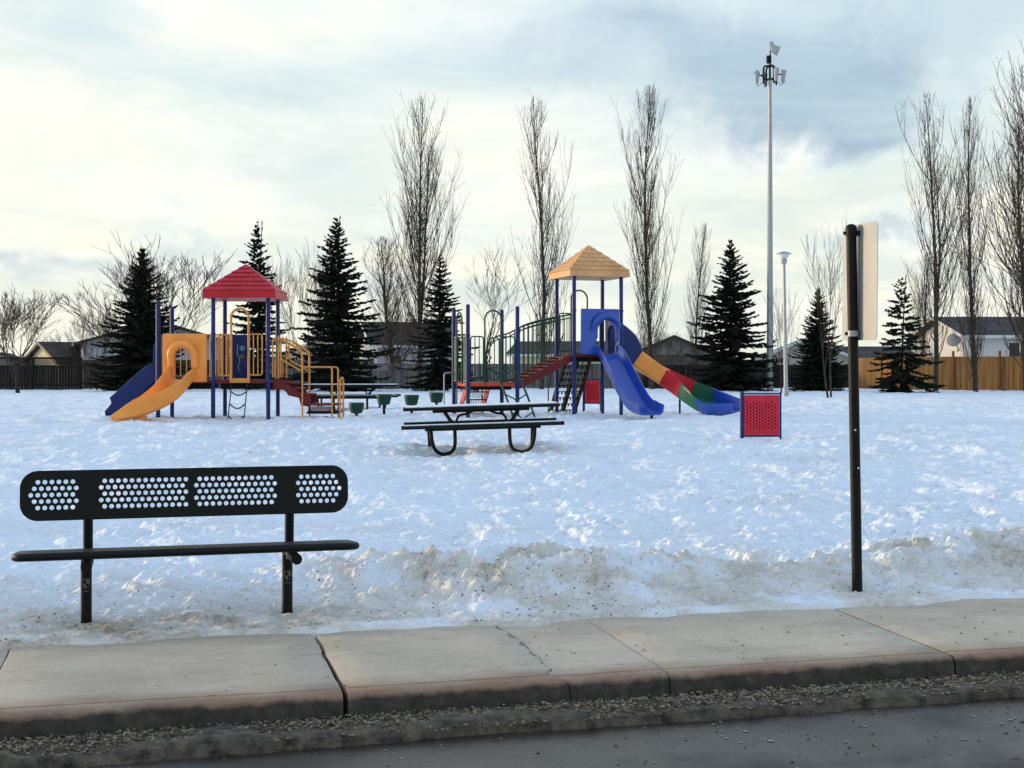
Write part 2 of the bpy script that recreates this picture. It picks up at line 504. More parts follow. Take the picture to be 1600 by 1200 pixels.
def concrete_mat():
    m = bpy.data.materials.new('pavement_concrete'); m.use_nodes = True
    N, L = m.node_tree.nodes, m.node_tree.links
    b = N['Principled BSDF']; b.inputs['Roughness'].default_value = 0.85
    tc = N.new('ShaderNodeTexCoord')
    sep = N.new('ShaderNodeSeparateXYZ'); L.new(tc.outputs['Object'], sep.inputs[0])

    def nz(scale, det, rough=0.6, stretch=None):
        t = N.new('ShaderNodeTexNoise'); t.inputs['Scale'].default_value = scale; t.inputs['Detail'].default_value = det; t.inputs['Roughness'].default_value = rough
        if stretch:
            mp = N.new('ShaderNodeMapping'); mp.inputs['Scale'].default_value = stretch
            L.new(tc.outputs['Object'], mp.inputs[0]); L.new(mp.outputs[0], t.inputs['Vector'])
        else: L.new(tc.outputs['Object'], t.inputs['Vector'])
        return t.outputs[0]

    def rmp(f, stops):
        r = N.new('ShaderNodeValToRGB'); e = r.color_ramp.elements
        while len(e) < len(stops): e.new(.5)
        for k, (p, c) in enumerate(stops): e[k].position = p; e[k].color = (*c, 1)
        L.new(f, r.inputs[0]); return r.outputs[0]

    def mx(f, a, c, bt='MIX'):
        n = N.new('ShaderNodeMix'); n.data_type = 'RGBA'; n.blend_type = bt
        if isinstance(f, float): n.inputs[0].default_value = f
        else: L.new(f, n.inputs[0])
        for i, v in ((6, a), (7, c)):
            if isinstance(v, tuple): n.inputs[i].default_value = (*v, 1)
            else: L.new(v, n.inputs[i])
        return n.outputs[2]

    def mth(op, a, c, cl=False):
        n = N.new('ShaderNodeMath'); n.operation = op; n.use_clamp = cl
        for i, v in enumerate((a, c)):
            if isinstance(v, float): n.inputs[i].default_value = v
            else: L.new(v, n.inputs[i])
        return n.outputs[0]
    base = rmp(nz(1.6, 8, 0.65), [(0.3, (0.44, 0.375, 0.28)), (0.52, (0.54, 0.465, 0.355)), (0.75, (0.60, 0.525, 0.41))])
    base = mx(0.25, base, rmp(nz(55, 4), [(0.35, (0.26, 0.22, 0.17)), (0.6, (0.56, 0.49, 0.385))]))
    # rusty-brown grit stain along the kerb edge, own ragged shape
    wob = mth('ADD', sep.outputs[1], mth('MULTIPLY', mth('SUBTRACT', nz(2.2, 6, 0.7, (1, 2.5, 1)), 0.5), 0.42))
    st = N.new('ShaderNodeMapRange'); st.inputs[1].default_value = -1.03; st.inputs[2].default_value = -1.27; L.new(wob, st.inputs[0])
    base = mx(mth('MULTIPLY', st.outputs[0], 0.85, True), base, (0.25, 0.130, 0.075))
    spots = rmp(nz(7.0, 5, 0.7, (1.0, 3.0, 1)), [(0.58, (0,) * 3), (0.70, (1,) * 3)])
    base = mx(mth('MULTIPLY', spots, 0.55), base, (0.24, 0.165, 0.105))
    damp = rmp(nz(0.8, 7, 0.7, (1.0, 1.8, 1)), [(0.48, (0,) * 3), (0.60, (1,) * 3)])
    base = mx(mth('MULTIPLY', damp, 0.32), base, (0.25, 0.215, 0.165))
    fleck = rmp(nz(210, 2, 0.5), [(0.66, (0,) * 3), (0.72, (1,) * 3)])
    base = mx(mth('MULTIPLY', fleck, 0.6), base, (0.10, 0.085, 0.065))
    # damp, dirty kerb face
    wz = mth('ADD', sep.outputs[2], mth('MULTIPLY', mth('SUBTRACT', nz(6, 6, 0.7), 0.5), 0.07))
    fc = N.new('ShaderNodeMapRange'); fc.inputs[1].default_value = -0.412; fc.inputs[2].default_value = -0.436; L.new(wz, fc.inputs[0])
    dirt = rmp(nz(14, 6, 0.7), [(0.35, (0.022, 0.019, 0.016)), (0.6, (0.06, 0.05, 0.04)), (0.78, (0.15, 0.125, 0.095))])
    base = mx(fc.outputs[0], base, dirt)
    L.new(base, b.inputs['Base Color'])
    bp = N.new('ShaderNodeBump'); bp.inputs['Strength'].default_value = 0.5; bp.inputs['Distance'].default_value = 0.006
    L.new(nz(120, 5, 0.7), bp.inputs['Height']); L.new(bp.outputs[0], b.inputs['Normal'])
    return m


def make_pavement():
    m = concrete_mat()
    bed = MB()
    bed.box((2.0, -0.64, -0.64), (60, 1.26, 0.10))
    bedo = bed.build('pavement', mat('pavement_bed', (0.035, 0.03, 0.024), 0.9), None, kind='structure')
    bedo.location = (E0.x, E0.y, 0); bedo.rotation_euler = (0, 0, RD_A)
    prof = [(0.06, -.378), (-.3, -.384), (-.6, -.390), (-.9, -.396), (-1.19, -.402), (-1.197, -.415), (-1.206, -.415), (-1.213, -.4025),
            (-1.235, -.4035), (-1.262, -.406), (-1.279, -.412), (-1.289, -.423), (-1.295, -.440), (-1.301, -.48), (-1.308, -.56)]
    random.seed(5)
    joints = [-29.45 + 1.55 * k for k in range(40)]
    ends = []
    for k, s in enumerate(joints):
        w = 0.011 if abs(s) < .1 else (0.007 if abs(s - 3.1) < .1 else 0.004)
        ends.append((s, w, 0.010 if abs(s) < .1 else 0.003))
    ends.append((1.02, 0.0035, 0.06)); ends.sort()          # the wandering crack between two joints

    def offs(seed, amp, n):
        return float(amp * (fbm(np.array([n * 3.1 + seed * 7.7]), np.array([seed * 1.3]), 4, seed, .6)[0]))
    for k in range(len(ends) - 1):
        (s0, w0, a0), (s1, w1, a1) = ends[k], ends[k + 1]
        fine = -4 < s0 < 7
        np_ = []
        for (na, za), (nb, zb) in zip(prof, prof[1:]):
            st = max(1, int(abs(nb - na) / 0.03)) if fine else 1
            np_ += [(na + (nb - na) * t / st, za + (zb - za) * t / st) for t in range(st)]
        np_.append(prof[-1])
        ns = 12 if fine else 3
        tilt = random.uniform(-.003, .003); lift = random.uniform(-.003, .003)
        mb = MB(); vs = []; fs = []; mP = len(np_)
        for i in range(ns + 1):
            t = i / ns
            for n, z in np_:
                e0 = s0 + w0 + offs(k, a0, n); e1 = s1 - w1 + offs(k + 1, a1, n)
                zz = z + lift + tilt * (t - .5) * 2
                if fine and i in (0, ns): zz -= 0.003
                tt = t
                if fine and i in (1, ns - 1): tt = 0.006 / 1.5 if i == 1 else 1 - 0.006 / 1.5
                vs.append((e0 + (e1 - e0) * tt, n + .004 * math.sin(9 * (s0 + t) + n), zz))
        for i in range(ns):
            for j in range(mP - 1):
                fs.append((i * mP + j, i * mP + j + 1, (i + 1) * mP + j + 1, (i + 1) * mP + j))
        o = len(vs)
        for i in (0, ns):
            x0 = vs[i * mP]; x1 = vs[i * mP + mP - 1]
            vs.append((x0[0], x0[1], -.585)); vs.append((x1[0], x1[1], -.585))
        fs.append(tuple([o] + list(range(mP)) + [o + 1])); fs.append(tuple([o + 3] + [ns * mP + j for j in range(mP - 1, -1, -1)] + [o + 2]))
        mb.add(vs, fs)
        mb.build('paving_slab', m, bedo, smooth=True)
    return bedo


PAVE = make_pavement()


def make_road():
    # wet asphalt
    m = bpy.data.materials.new('wet_asphalt'); m.use_nodes = True
    N, L = m.node_tree.nodes, m.node_tree.links
    b = N['Principled BSDF']; tc = N.new('ShaderNodeTexCoord')

    def nz(scale, det, rough=.6):
        t = N.new('ShaderNodeTexNoise'); t.inputs['Scale'].default_value = scale; t.inputs['Detail'].default_value = det; t.inputs['Roughness'].default_value = rough
        L.new(tc.outputs['Object'], t.inputs['Vector']); return t.outputs[0]

    def rmp(f, stops):
        r = N.new('ShaderNodeValToRGB'); e = r.color_ramp.elements
        while len(e) < len(stops): e.new(.5)
        for k, (p, c) in enumerate(stops): e[k].position = p; e[k].color = (*c, 1)
        L.new(f, r.inputs[0]); return r.outputs[0]
    mx = N.new('ShaderNodeMix'); mx.data_type = 'RGBA'; mx.blend_type = 'MULTIPLY'; mx.inputs[0].default_value = 0.8
    L.new(rmp(nz(1.4, 6), [(0.3, (0.028, 0.024, 0.019)), (0.7, (0.07, 0.058, 0.044))]), mx.inputs[6])
    L.new(rmp(nz(160, 3), [(0.3, (0.35,) * 3), (0.7, (1,) * 3)]), mx.inputs[7])
    L.new(mx.outputs[2], b.inputs['Base Color'])
    L.new(rmp(nz(0.9, 5), [(0.40, (0.10,) * 3), (0.62, (0.62,) * 3)]), b.inputs['Roughness'])
    bp = N.new('ShaderNodeBump'); bp.inputs['Strength'].default_value = 0.35; bp.inputs['Distance'].default_value = 0.006
    L.new(nz(150, 3), bp.inputs['Height']); L.new(bp.outputs[0], b.inputs['Normal'])
    g = MB()
    xs = np.linspace(-30, 34, 40)
    ns_ = [-1.60, -2.6, -4, -6, -9, -13]
    vs = [(x, n, -0.545 - 0.0 * n) for n in ns_ for x in xs]
    fs = [(i * 40 + j, i * 40 + j + 1, (i + 1) * 40 + j + 1, (i + 1) * 40 + j) for i in range(len(ns_) - 1) for j in range(39)]
    g.add(vs, fs)
    ro = g.build('road', m, None, kind='structure', fix=False)
    ro.location = (E0.x, E0.y, 0); ro.rotation_euler = (0, 0, RD_A)
    # gutter with a broken, icy lip
    cm = mat('gutter_concrete', (0.026, 0.022, 0.017), 0.7, 0.6, 14, 1.0, 45, col2=(0.10, 0.082, 0.06))
    s = np.arange(-14, 18, 0.03); k = len(s)
    lip = -1.63 + 0.045 * fbm(s * 1.3, s * 0 + .5, 7, 201, .62)
    hgt = -0.492 + 0.014 * fbm(s * 2.1, s * 0 + 4.5, 7, 207, .65)
    rows = [(-1.29 + 0 * s, -0.515 + 0 * s), (-1.40 + 0 * s, hgt - 0.012), (lip + 0.09, hgt - 0.006), (lip + 0.03, hgt), (lip + 0.004, hgt - 0.008),
            (lip - 0.012, hgt - 0.026), (lip - 0.02, hgt - 0.07)]
    vs = [(float(s[j]), float(a[j]), float(z[j])) for a, z in rows for j in range(k)]
    fs = [(i * k + j, (i + 1) * k + j, (i + 1) * k + j + 1, i * k + j + 1) for i in range(len(rows) - 1) for j in range(k - 1)]
    go = MB().add(vs, fs).build('gutter', cm, None, smooth=True, kind='structure')
    go.location = ro.location; go.rotation_euler = ro.rotation_euler
    # loose stones -----------------------------------------------------------
    def scatter(name, mm, count, fpos, rmin, rmax, label=None, flat=0.7):
        mb = MB(); random.seed(len(name)); vs = []; fs = []
        base = [(1, 0, 0), (0, 1, 0), (-1, 0, 0), (0, -1, 0), (0, 0, 1), (.6, .6, .55), (-.6, .6, .5), (-.6, -.6, .55), (.6, -.6, .5)]
        bf = [(0, 5, 8), (5, 4, 8), (1, 6, 5), (6, 4, 5), (2, 7, 6), (7, 4, 6), (3, 8, 7), (8, 4, 7), (0, 1, 5), (1, 2, 6), (2, 3, 7), (3, 0, 8)]
        for _ in range(count):
            x, y, z = fpos(); r = rmin + (rmax - rmin) * random.random() ** 2.2
            a = random.random() * 6.28; ca, sa = math.cos(a), math.sin(a); el = random.uniform(.6, 1.4)
            o = len(vs)
            for bx, by, bz in base:
                j = random.uniform(.75, 1.2)
                u, v = bx * r * el * j, by * r * j
                vs.append((x + u * ca - v * sa, y + u * sa + v * ca, z + bz * r * flat * j - r * .15))
            fs.extend([tuple(i + o for i in q) for q in bf])
        mb.add(vs, fs)
        ob = mb.build(name, mm, None, kind='stuff', fix=False)
        return ob
    def tag(o, label, cat): o['label'] = label; o['category'] = cat; return o

    stone = bpy.data.materials.new('road_gravel'); stone.use_nodes = True
    N, L = stone.node_tree.nodes, stone.node_tree.links
    gi = N.new('ShaderNodeTexCoord'); vz = N.new('ShaderNodeTexVoronoi'); vz.inputs['Scale'].default_value = 55
    L.new(gi.outputs['Object'], vz.inputs['Vector'])
    hs = N.new('ShaderNodeSeparateColor'); L.new(vz.outputs['Color'], hs.inputs[0])
    r = N.new('ShaderNodeValToRGB'); e = r.color_ramp.elements
    e[0].color = (0.035, 0.026, 0.018, 1); e[1].color = (0.34, 0.26, 0.17, 1); e[0].position = 0; e[1].position = 1
    x = e.new(.5); x.color = (0.13, 0.092, 0.055, 1)
    L.new(hs.outputs[0], r.inputs[0]); L.new(r.outputs[0], N['Principled BSDF'].inputs['Base Color'])
    N['Principled BSDF'].inputs['Roughness'].default_value = 0.75

    def gpos():
        sx = random.uniform(-4.5, 6.5)
        while True:
            n = random.gauss(-1.47, 0.105)
            if -1.65 < n < -1.305 and (sx > -1.5 or random.random() < .6): break
        z = -0.502 + 0.010 * math.exp(-((n + 1.46) / .1) ** 2)
        return sx, n, z + random.random() * .006
    g = tag(scatter('gravel', stone, 14000, gpos, .004, .0115), 'brown gravel lying along the gutter below the kerb', 'gravel')
    g.location = ro.location; g.rotation_euler = ro.rotation_euler

    def ppos():
        sx = random.uniform(-3.5, 6.0)
        n = -1.30 * random.random() ** .8
        return sx, n, -.379 + .0185 * n + .001
    g2 = tag(scatter('grit', mat('pavement_grit', (0.07, 0.055, 0.042), 0.8, .5, 30, col2=(.25, .2, .15)), 520, ppos, .002, .0085), 'dark grit specks scattered over the concrete pavement', 'grit')
    g2.location = ro.location; g2.rotation_euler = ro.rotation_euler

    def rpos():
        sx = random.uniform(-2.5, 6.5); n = -1.68 - 1.3 * random.random() ** 1.5
        return sx, n, -0.543
    g4 = tag(scatter('road_grit', stone, 1100, rpos, .002, .009), 'loose grit strewn over the wet road', 'grit')
    g4.location = ro.location; g4.rotation_euler = ro.rotation_euler

    def ipos():
        c = random.choice(((3.0, .9, -2.0), (4.5, .8, -1.95), (1.6, .25, -1.84), (3.9, 1.2, -2.15)))
        return c[0] + random.gauss(0, c[1]), min(-1.69, c[2] + random.gauss(0, .09)), -0.541
    g5 = tag(scatter('ice_chips', mat('ice', (0.26, 0.265, 0.26), 0.2, .4, 9), 130, ipos, .003, .015, flat=.3), 'thin broken ice chips on the wet road by the gutter', 'ice')
    g5.location = ro.location; g5.rotation_euler = ro.rotation_euler

    # dirt crumbs on the ploughed snow
    pts = []
    random.seed(77)
    while len(pts) < 3800:
        sx = random.uniform(-3.4, 6.4) if random.random() < .6 else random.gauss(1.35, .5); n = abs(random.gauss(0.62, .45)) - .02
        wx = E0.x + sx * RR.x + n * QQ.x; wy = E0.y + sx * RR.y + n * QQ.y
        pts.append((wx, wy))
    A = np.array(pts); Z, dd = snow(A[:, 0], A[:, 1])
    keep = [(x, y, z) for (x, y), z, d in zip(pts, Z, dd) if random.random() < .12 + 1.3 * d]
    it = iter(keep)
    tag(scatter('dirt_crumbs', mat('dirt', (0.03, 0.022, 0.016), 0.9, .5, 20, col2=(.09, .07, .05)), len(keep), lambda: next(it), .0012, .0085),
        'dark dirt crumbs frozen into the ploughed snow bank', 'dirt')


make_road()


# ------------------------------------------------------------------ materials of built things
BLACKG = mat('black_green_coating', (0.0025, 0.005, 0.0045), 0.5, 0.3, 9, 0.12, 60, spec=.22)
BLACK = mat('black_paint', (0.003, 0.003, 0.0032), 0.5, 0.3, 14, 0.15, 50, spec=.22)
GREENP = mat('dark_green_paint', (0.012, 0.05, 0.03), 0.38, 0.2, 8)
GREENPANEL = mat('green_plastic', (0.014, 0.07, 0.028), 0.45, 0.15, 5)
GREENPOD = mat('dark_green_plastic', (0.008, 0.05, 0.036), 0.5, 0.2, 8)
BLUEP = mat('blue_post_paint', (0.006, 0.020, 0.125), 0.40, 0.18, 5)
BLUES = mat('blue_slide_plastic', (0.011, 0.066, 0.42), 0.27, 0.16, 1.6, 0.05, 90, spec=0.4, coat=.3, col2=(0.022, 0.070, 0.37))
NAVYS = mat('navy_slide_plastic', (0.005, 0.020, 0.12), 0.34, 0.15, 3)
ORANGES = mat('orange_slide_plastic', (0.86, 0.29, 0.04), 0.38, 0.10, 1.8, 0.05, 90, col2=(0.86, 0.34, 0.08))
ORANGEP = mat('orange_rail_paint', (0.62, 0.27, 0.055), 0.42, 0.15, 10)
REDS = mat('red_plastic', (0.46, 0.006, 0.015), 0.42, 0.16, 1.8, 0.05, 90, col2=(0.50, 0.018, 0.03))
REDPAN = mat('red_panel_plastic', (0.55, 0.018, 0.042), 0.42, 0.10, 6)
TANR = mat('tan_plastic', (0.64, 0.33, 0.12), 0.5, 0.13, 2, 0.06, 80, col2=(0.66, 0.37, 0.16))
MAROON = mat('maroon_coating', (0.13, 0.012, 0.016), 0.6, 0.25, 12, 0.2, 80)
SCARLET = mat('red_orange_coating', (0.55, 0.06, 0.03), 0.55, 0.15, 12)
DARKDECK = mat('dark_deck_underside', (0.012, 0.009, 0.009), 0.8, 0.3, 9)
MESHGREY = mat('worn_step_mesh', (0.36, 0.27, 0.27), 0.6, 0.3, 20)
STEEL = mat('galvanised_steel', (0.36, 0.375, 0.385), 0.45, 0.15, 7, metal=0.3)
ALU = mat('bare_aluminium', (0.38, 0.385, 0.385), 0.50, 0.10, 5, metal=0.25)
LAMPGREY = mat('lamp_grey_paint', (0.34, 0.37, 0.38), 0.5, 0.15, 8)
WHITE = mat('white_paint', (0.75, 0.75, 0.73), 0.5, 0.06, 6)
EMBLEM = mat('emblem_print', (0.13, 0.125, 0.11), 0.55, 0.1, 30)
ROPE = mat('black_rope', (0.02, 0.02, 0.022), 0.7, 0.3, 30)


# ------------------------------------------------------------------ park bench by the pavement
def make_bench():
    lx, ly = -1.835, 7.63
    zg = -0.345
    rz = math.radians(15.7)
    t = thing('park_bench', (lx, ly, zg), 'dark green perforated metal park bench standing in dirty snow beside the pavement', 'bench', rz)
    H = lambda z: z - zg
    # backrest: plate with four fields of round holes
    Lb = 1.80; z0, z1 = H(0.222), H(0.497); zc = (z0 + z1) / 2
    holes = []
    px, pz, hr = 0.0365, 0.0352, 0.0125

    def field(x0, counts):
        for r, (off, k) in enumerate(counts):
            for i in range(k): holes.append(circ(x0 + (off + i) * px, zc + 0.004 + (2 - r) * pz, hr, 14))
    field(-0.825, [(.5, 6), (0, 7), (-.5, 7), (0, 7), (.5, 6)])
    field(-0.474, [(0.5, 13), (0, 13), (0.5, 13), (0, 13), (0.5, 13)])
    field(0.040, [(.5, 12), (0, 13), (.5, 12), (0, 13), (.5, 12)])
    field(0.612, [(.5, 6), (0, 7), (.5, 7), (0, 7), (.5, 6)])
    lean = Matrix.Translation((0, -0.05, zc)) @ Matrix.Rotation(math.radians(-6), 4, 'X') @ Matrix.Translation((0, 0, -zc))
    plate('backrest', rrect(-Lb / 2, z0, Lb / 2, z1, 0.095, 8), holes, 0.006, lean @ XZ, BLACKG, t, 0.002)
    # folded ribs behind the plate, at the posts and in the middle
    for x in (-0.532, 0.012, 0.546):
        MB().bar((x, -0.030, z0 + .03), (x, -0.008, z1 - .03), 0.05 if abs(x) > .1 else 0.014, 0.012, up=(0, 1, 0)).build('backrest_rib', BLACKG, t)
    # seat: perforated plank with rolled edges
    zs = H(0.082); Ls = 1.80; sh = []
    for r in range(7):
        for i in range(44):
            sh.append(circ(-0.82 + (i + .5 * (r % 2)) * 0.0375, -0.33 + r * 0.037, 0.0115, 8))
    SM = Matrix.Translation((0, -.36, zs)) @ Matrix.Rotation(math.radians(-4.5), 4, 'X') @ Matrix.Translation((0, .36, 0))
    seat = plate('seat', rrect(-Ls / 2, -0.40, Ls / 2, -0.045, 0.06, 5), sh, 0.006, SM, BLACKG, t, 0.002)
    lipp = [SM @ Vector((p[0], p[1], -.016)) for p in rrect(-Ls / 2, -0.40, Ls / 2, -0.045, 0.06, 6)]
    MB().tube(lipp, 0.021, 8, closed=True).build('rolled_edge', BLACKG, seat, True)
    for s in (-1, 1):
        x = s * 0.555
        lo = MB(); lo.tube([(x, 0, -0.45), (x, 0, zs - .07)], 0.0305, 14)
        leg = lo.build('leg', BLACK, t, True)
        up = MB(); up.tube([(x + .010, 0.0, zs - .10), (x + .010, -.012, zs), (x + .010, -0.028, z0 + .07)], 0.0265, 12)
        up.build('back_post', BLACKG, t, True)
        ar = MB(); ar.tube([(x + .012, 0.03, zs - .09), (x + .012, -0.375, zs - .078)], 0.030, 14)
        arm = ar.build('seat_arm', BLACK, t, True)
        MB().tube([(x + .012, -.376, zs - .078), (x + .012, -.381, zs - .078)], 0.024, 14).build('end_cap', BLACK, arm, True)
        MB().box((x, -0.032, zs - .115), (.018, .012, .014)).build('bolt', STEEL, t)
        # printed shield emblem, halves counter-changed
        zc2 = H(-0.135); w, h = 0.020, 0.052
        sh_o = [(-w, h * .5), (-w * .5, h * .56), (0, h * .5), (w * .5, h * .56), (w, h * .5), (w, -h * .05), (w * .6, -h * .36), (0, -h * .56), (-w * .6, -h * .36), (-w, -h * .05)]
        inn = [(-w * .82, h * .40), (-.001, h * .40), (-.001, 0.0), (-w * .82, 0.0)]
        inn2 = [(.001, -.001), (w * .8, -.001), (w * .5, -h * .32), (.001, -h * .46)]
        Me = Matrix.Translation((x, -0.0325, zc2)) @ XZ
        em = plate('emblem', sh_o, [inn, inn2], 0.001, Me, EMBLEM, leg)
        MB().box((x, -0.0325, zc2 - .042), (.028, .001, .005)).build('emblem_caption', EMBLEM, leg)


make_bench()


# ------------------------------------------------------------------ sign post
def make_sign():
    D = 8.5; base = P(1339.5, 912, D); top = P(1330, 356, D)
    zg = snow_z(base.x, base.y)
    t = thing('sign_post', (base.x, base.y, zg), 'black round sign post with its plate seen almost edge on, in the snow bank', 'sign post')
    dx = top.x - base.x; hz = top.z - zg
    def at(z, ox=0, oy=0): return Vector((dx * z / hz + ox, oy, z))
    MB().tube([at(-.4), at(hz - .0)], 0.0325, 18).build('post', BLACK, t, True)
    MB().lathe(at(hz - .002), [(0.036, -.035), (0.036, 0), (.033, .012), (.022, .022), (.006, .027)], 18).build('post_cap', BLACK, t, True)
    # plate: far edge behind the post on its left, near edge to the right
    W, Hh = 0.46, 0.735
    a = math.radians(-77)
    zc = P(1340, 441, D).z - zg
    R = Matrix.Translation(at(zc, 0.046, -0.006)) @ Matrix.Rotation(a, 4, 'Z') @ Matrix.Rotation(math.radians(.8), 4, 'Y') @ XZ
    pl = plate('sign_plate', rrect(-W / 2, -Hh / 2, W / 2, Hh / 2, 0.04, 6), [], 0.003, R, ALU, t, 0.0006)
    for dz in (0.31, -0.325):
        c = at(zc + dz)
        cl = MB().tube([c + Vector((0, 0, -.018)), c + Vector((0, 0, .018))], 0.037, 18).build('clamp_band', STEEL if dz < 0 else BLACK, t, True)
        MB().bar(c + Vector((.03, 0, 0)), c + Vector((.062, -.006, 0)), .03, .03).build('bracket', BLACK, cl)
        MB().box(c + Vector((-.043, 0, 0)), (.014, .016, .02)).build('bolt', BLACK, cl)
    for z, ox in ((1.02, -.004), (.78, .012)):
        MB().box(at(z, ox, -.0325), (.012, .001, .010)).build('paint_chip', WHITE, t)


make_sign()


# ------------------------------------------------------------------ picnic tables
def make_table(name, loc, rz, label, scl=1.0, tilt=0.0, group=None):
    t = thing(name, loc, label, 'picnic table', rz, group); t.scale = (scl,) * 3; t.rotation_euler = (0, math.radians(tilt), rz)
    Lt = 2.06; zt = 0.57; zsn = 0.345
    for k in range(5):
        MB().box((0, -0.29 + k * .145, zt), (Lt, .138, .042)).build('table_plank', BLACKG, t)
    MB().box((0, 0.0, zt + .028), (Lt - .05, .68, .013)).build('frost_film', M_SNOW, t)
    MB().box((0, 0, zt - .045), (1.3, .08, .04)).build('top_beam', BLACK, t)
    for y, zz in ((-.60, zsn), (.60, zsn)):
        se = MB().box((0, y, zz), (2.10, .25, .045)).build('bench_seat', BLACKG, t)
        MB().box((0, y, zz + .0275), (2.04, .2, .009)).build('frost_film', M_SNOW, se)
        MB().box((0, y, zz - .04), (1.5, .05, .03)).build('seat_beam', BLACK, t)
    for s in (-1, 1):
        for y0, y1 in ((-.16, -.58), (.16, .58)):
            # bowed leg: from under the top, in and down, round at the ground and up to the seat
            pts = [(s * .50, y0, zt - .03), (s * .42, y0 * 1.1, zt - .16), (s * .37, y0 * 1.3, zsn), (s * .365, y0 * 1.6, .10), (s * .41, y0 * 1.9, .0),
                   (s * .52, y1 * .7, -.025), (s * .615, y1 * .85, .03), (s * .66, y1, .15), (s * .675, y1, zsn - .03)]
            if y0 < 0: MB().tube(spline(pts, 6), 0.025, 10).build('bowed_leg', BLACK, t, True)
            else: MB().tube([(s * .72, y1, zsn - .03), (s * .70, y1, -.12)], 0.023, 10).build('leg', BLACK, t, True)
        MB().tube(spline([(s * .36, 0, zsn - .02), (s * .30, 0, zsn + .11), (s * .20, 0, zt - .09), (s * .08, 0, zt - .04)], 6), .016, 8).build('brace', BLACK, t, True)
        MB().bar((s * .37, -.6, zsn - .04), (s * .37, .6, zsn - .04), .03, .03).build('cross_bar', BLACK, t)
    return t


p = P(753.5, 700, 18.0)
make_table('picnic_table', (p.x, p.y, -0.012), math.radians(3), 'dark picnic table with bowed legs standing nearest in the snow', 1.0, -1.7)
p = P(549, 645, 33.0)
make_table('picnic_table', (p.x, p.y, 0.03), math.radians(2), 'dark picnic table far behind the green stepping pods', 1.12)


# ------------------------------------------------------------------ perforated red panels
def red_panel(loc, rz, label, w=0.60, h=0.70):
    t = thing('activity_stand', loc, label, 'play stand', rz)
    holes = []
    for c in range(10):
        for r in range(9 if c % 2 == 0 else 8):
            holes.append(circ(-w * .36 + c * w * .079, h * .205 + (r + .5 * (c % 2)) * h * .072, 0.0125, 8))
    plate('panel_sheet', rrect(-w / 2 + .035, .045, w / 2 - .02, h - .035, .015, 3), holes, .02, XZ, REDPAN, t, .002)
    MB().box((.008, .045, h / 2), (w - .06, .012, h - .1)).build('hole_shade_sheet', mat('hole_shade_red', (.10, .008, .014), .6), t)  # dark sheet added behind the holes so they read as shaded
    MB().tube([(-w / 2, 0, -.3), (-w / 2, 0, h + .015)], .031, 14).build('post', BLUEP, t, True)
    MB().tube([(w / 2, 0, -.3), (w / 2, 0, h + .01)], .016, 12).build('post', BLUEP, t, True)
    for z in (.035, h - .015): MB().box((0.01, 0, z), (w - .05, .045, .025)).build('rail', BLUEP, t)
    for z in (.062, h - .052):
        MB().box((0, -.0125, z), (.018, .004, .012)).build('bolt', STEEL, t)


p = P(1189.5, 684, 20.6)
red_panel((p.x, p.y, 0.0), math.radians(4), 'red perforated panel between blue posts standing alone in open snow')
p = P(925, 632, 31.0)
red_panel((p.x, p.y, 0.245), math.radians(-28), 'red perforated panel half hidden behind the tan-roofed tower', .42, .60)


# ------------------------------------------------------------------ stepping pods
def pod(px, ytop, ybot, D, label, stem):
    c = P(px, ytop, D); r = 0.165
    zg = snow_z(c.x, c.y); h = c.z
    t = thing('stepping_pod', (c.x, c.y, zg), label, 'stepping pod', group='green stepping pods in a row')
    z = c.z - zg
    MB().lathe((0, 0, z), [(r * .93, 0), (r, -.008), (r, -.055), (r * .95, -.062)], 24).build('tread', GREENPOD, t, True)
    b = MB(); b.lathe((0, 0, z), [(r * .90, -.06), (r * .86, -.13), (r * .70, -.20), (r * .60, -.225), (r * .3, -.235)], 24)
    b.build('cup', GREENPOD, t, True)
    for k in range(8):
        a = k * math.pi / 4 + .2
        MB().bar((math.cos(a) * r * .90, math.sin(a) * r * .90, z - .06), (math.cos(a) * r * .66, math.sin(a) * r * .66, z - .215), .03, .025).build('rib', GREENPOD, t)
    MB().tube([(0, 0, -.3), (0, 0, z - .2)], 0.032, 12).build('stem', BLACK, t, True)


for a in ((557, 629, 650, 28.6, 'green stepping pod nearest the stairs of the red-roofed structure, lowest of the row', 0),
          (600, 616, 650, 29.0, 'green stepping pod on a clear black stem, second from the red-roofed structure', 1),
          (643, 617, 640, 29.6, 'green stepping pod third from the red-roofed structure', 0),
          (682, 613, 640, 30.0, 'green stepping pod nearest the multicoloured structure with bridge', 1)):
    pod(*a)


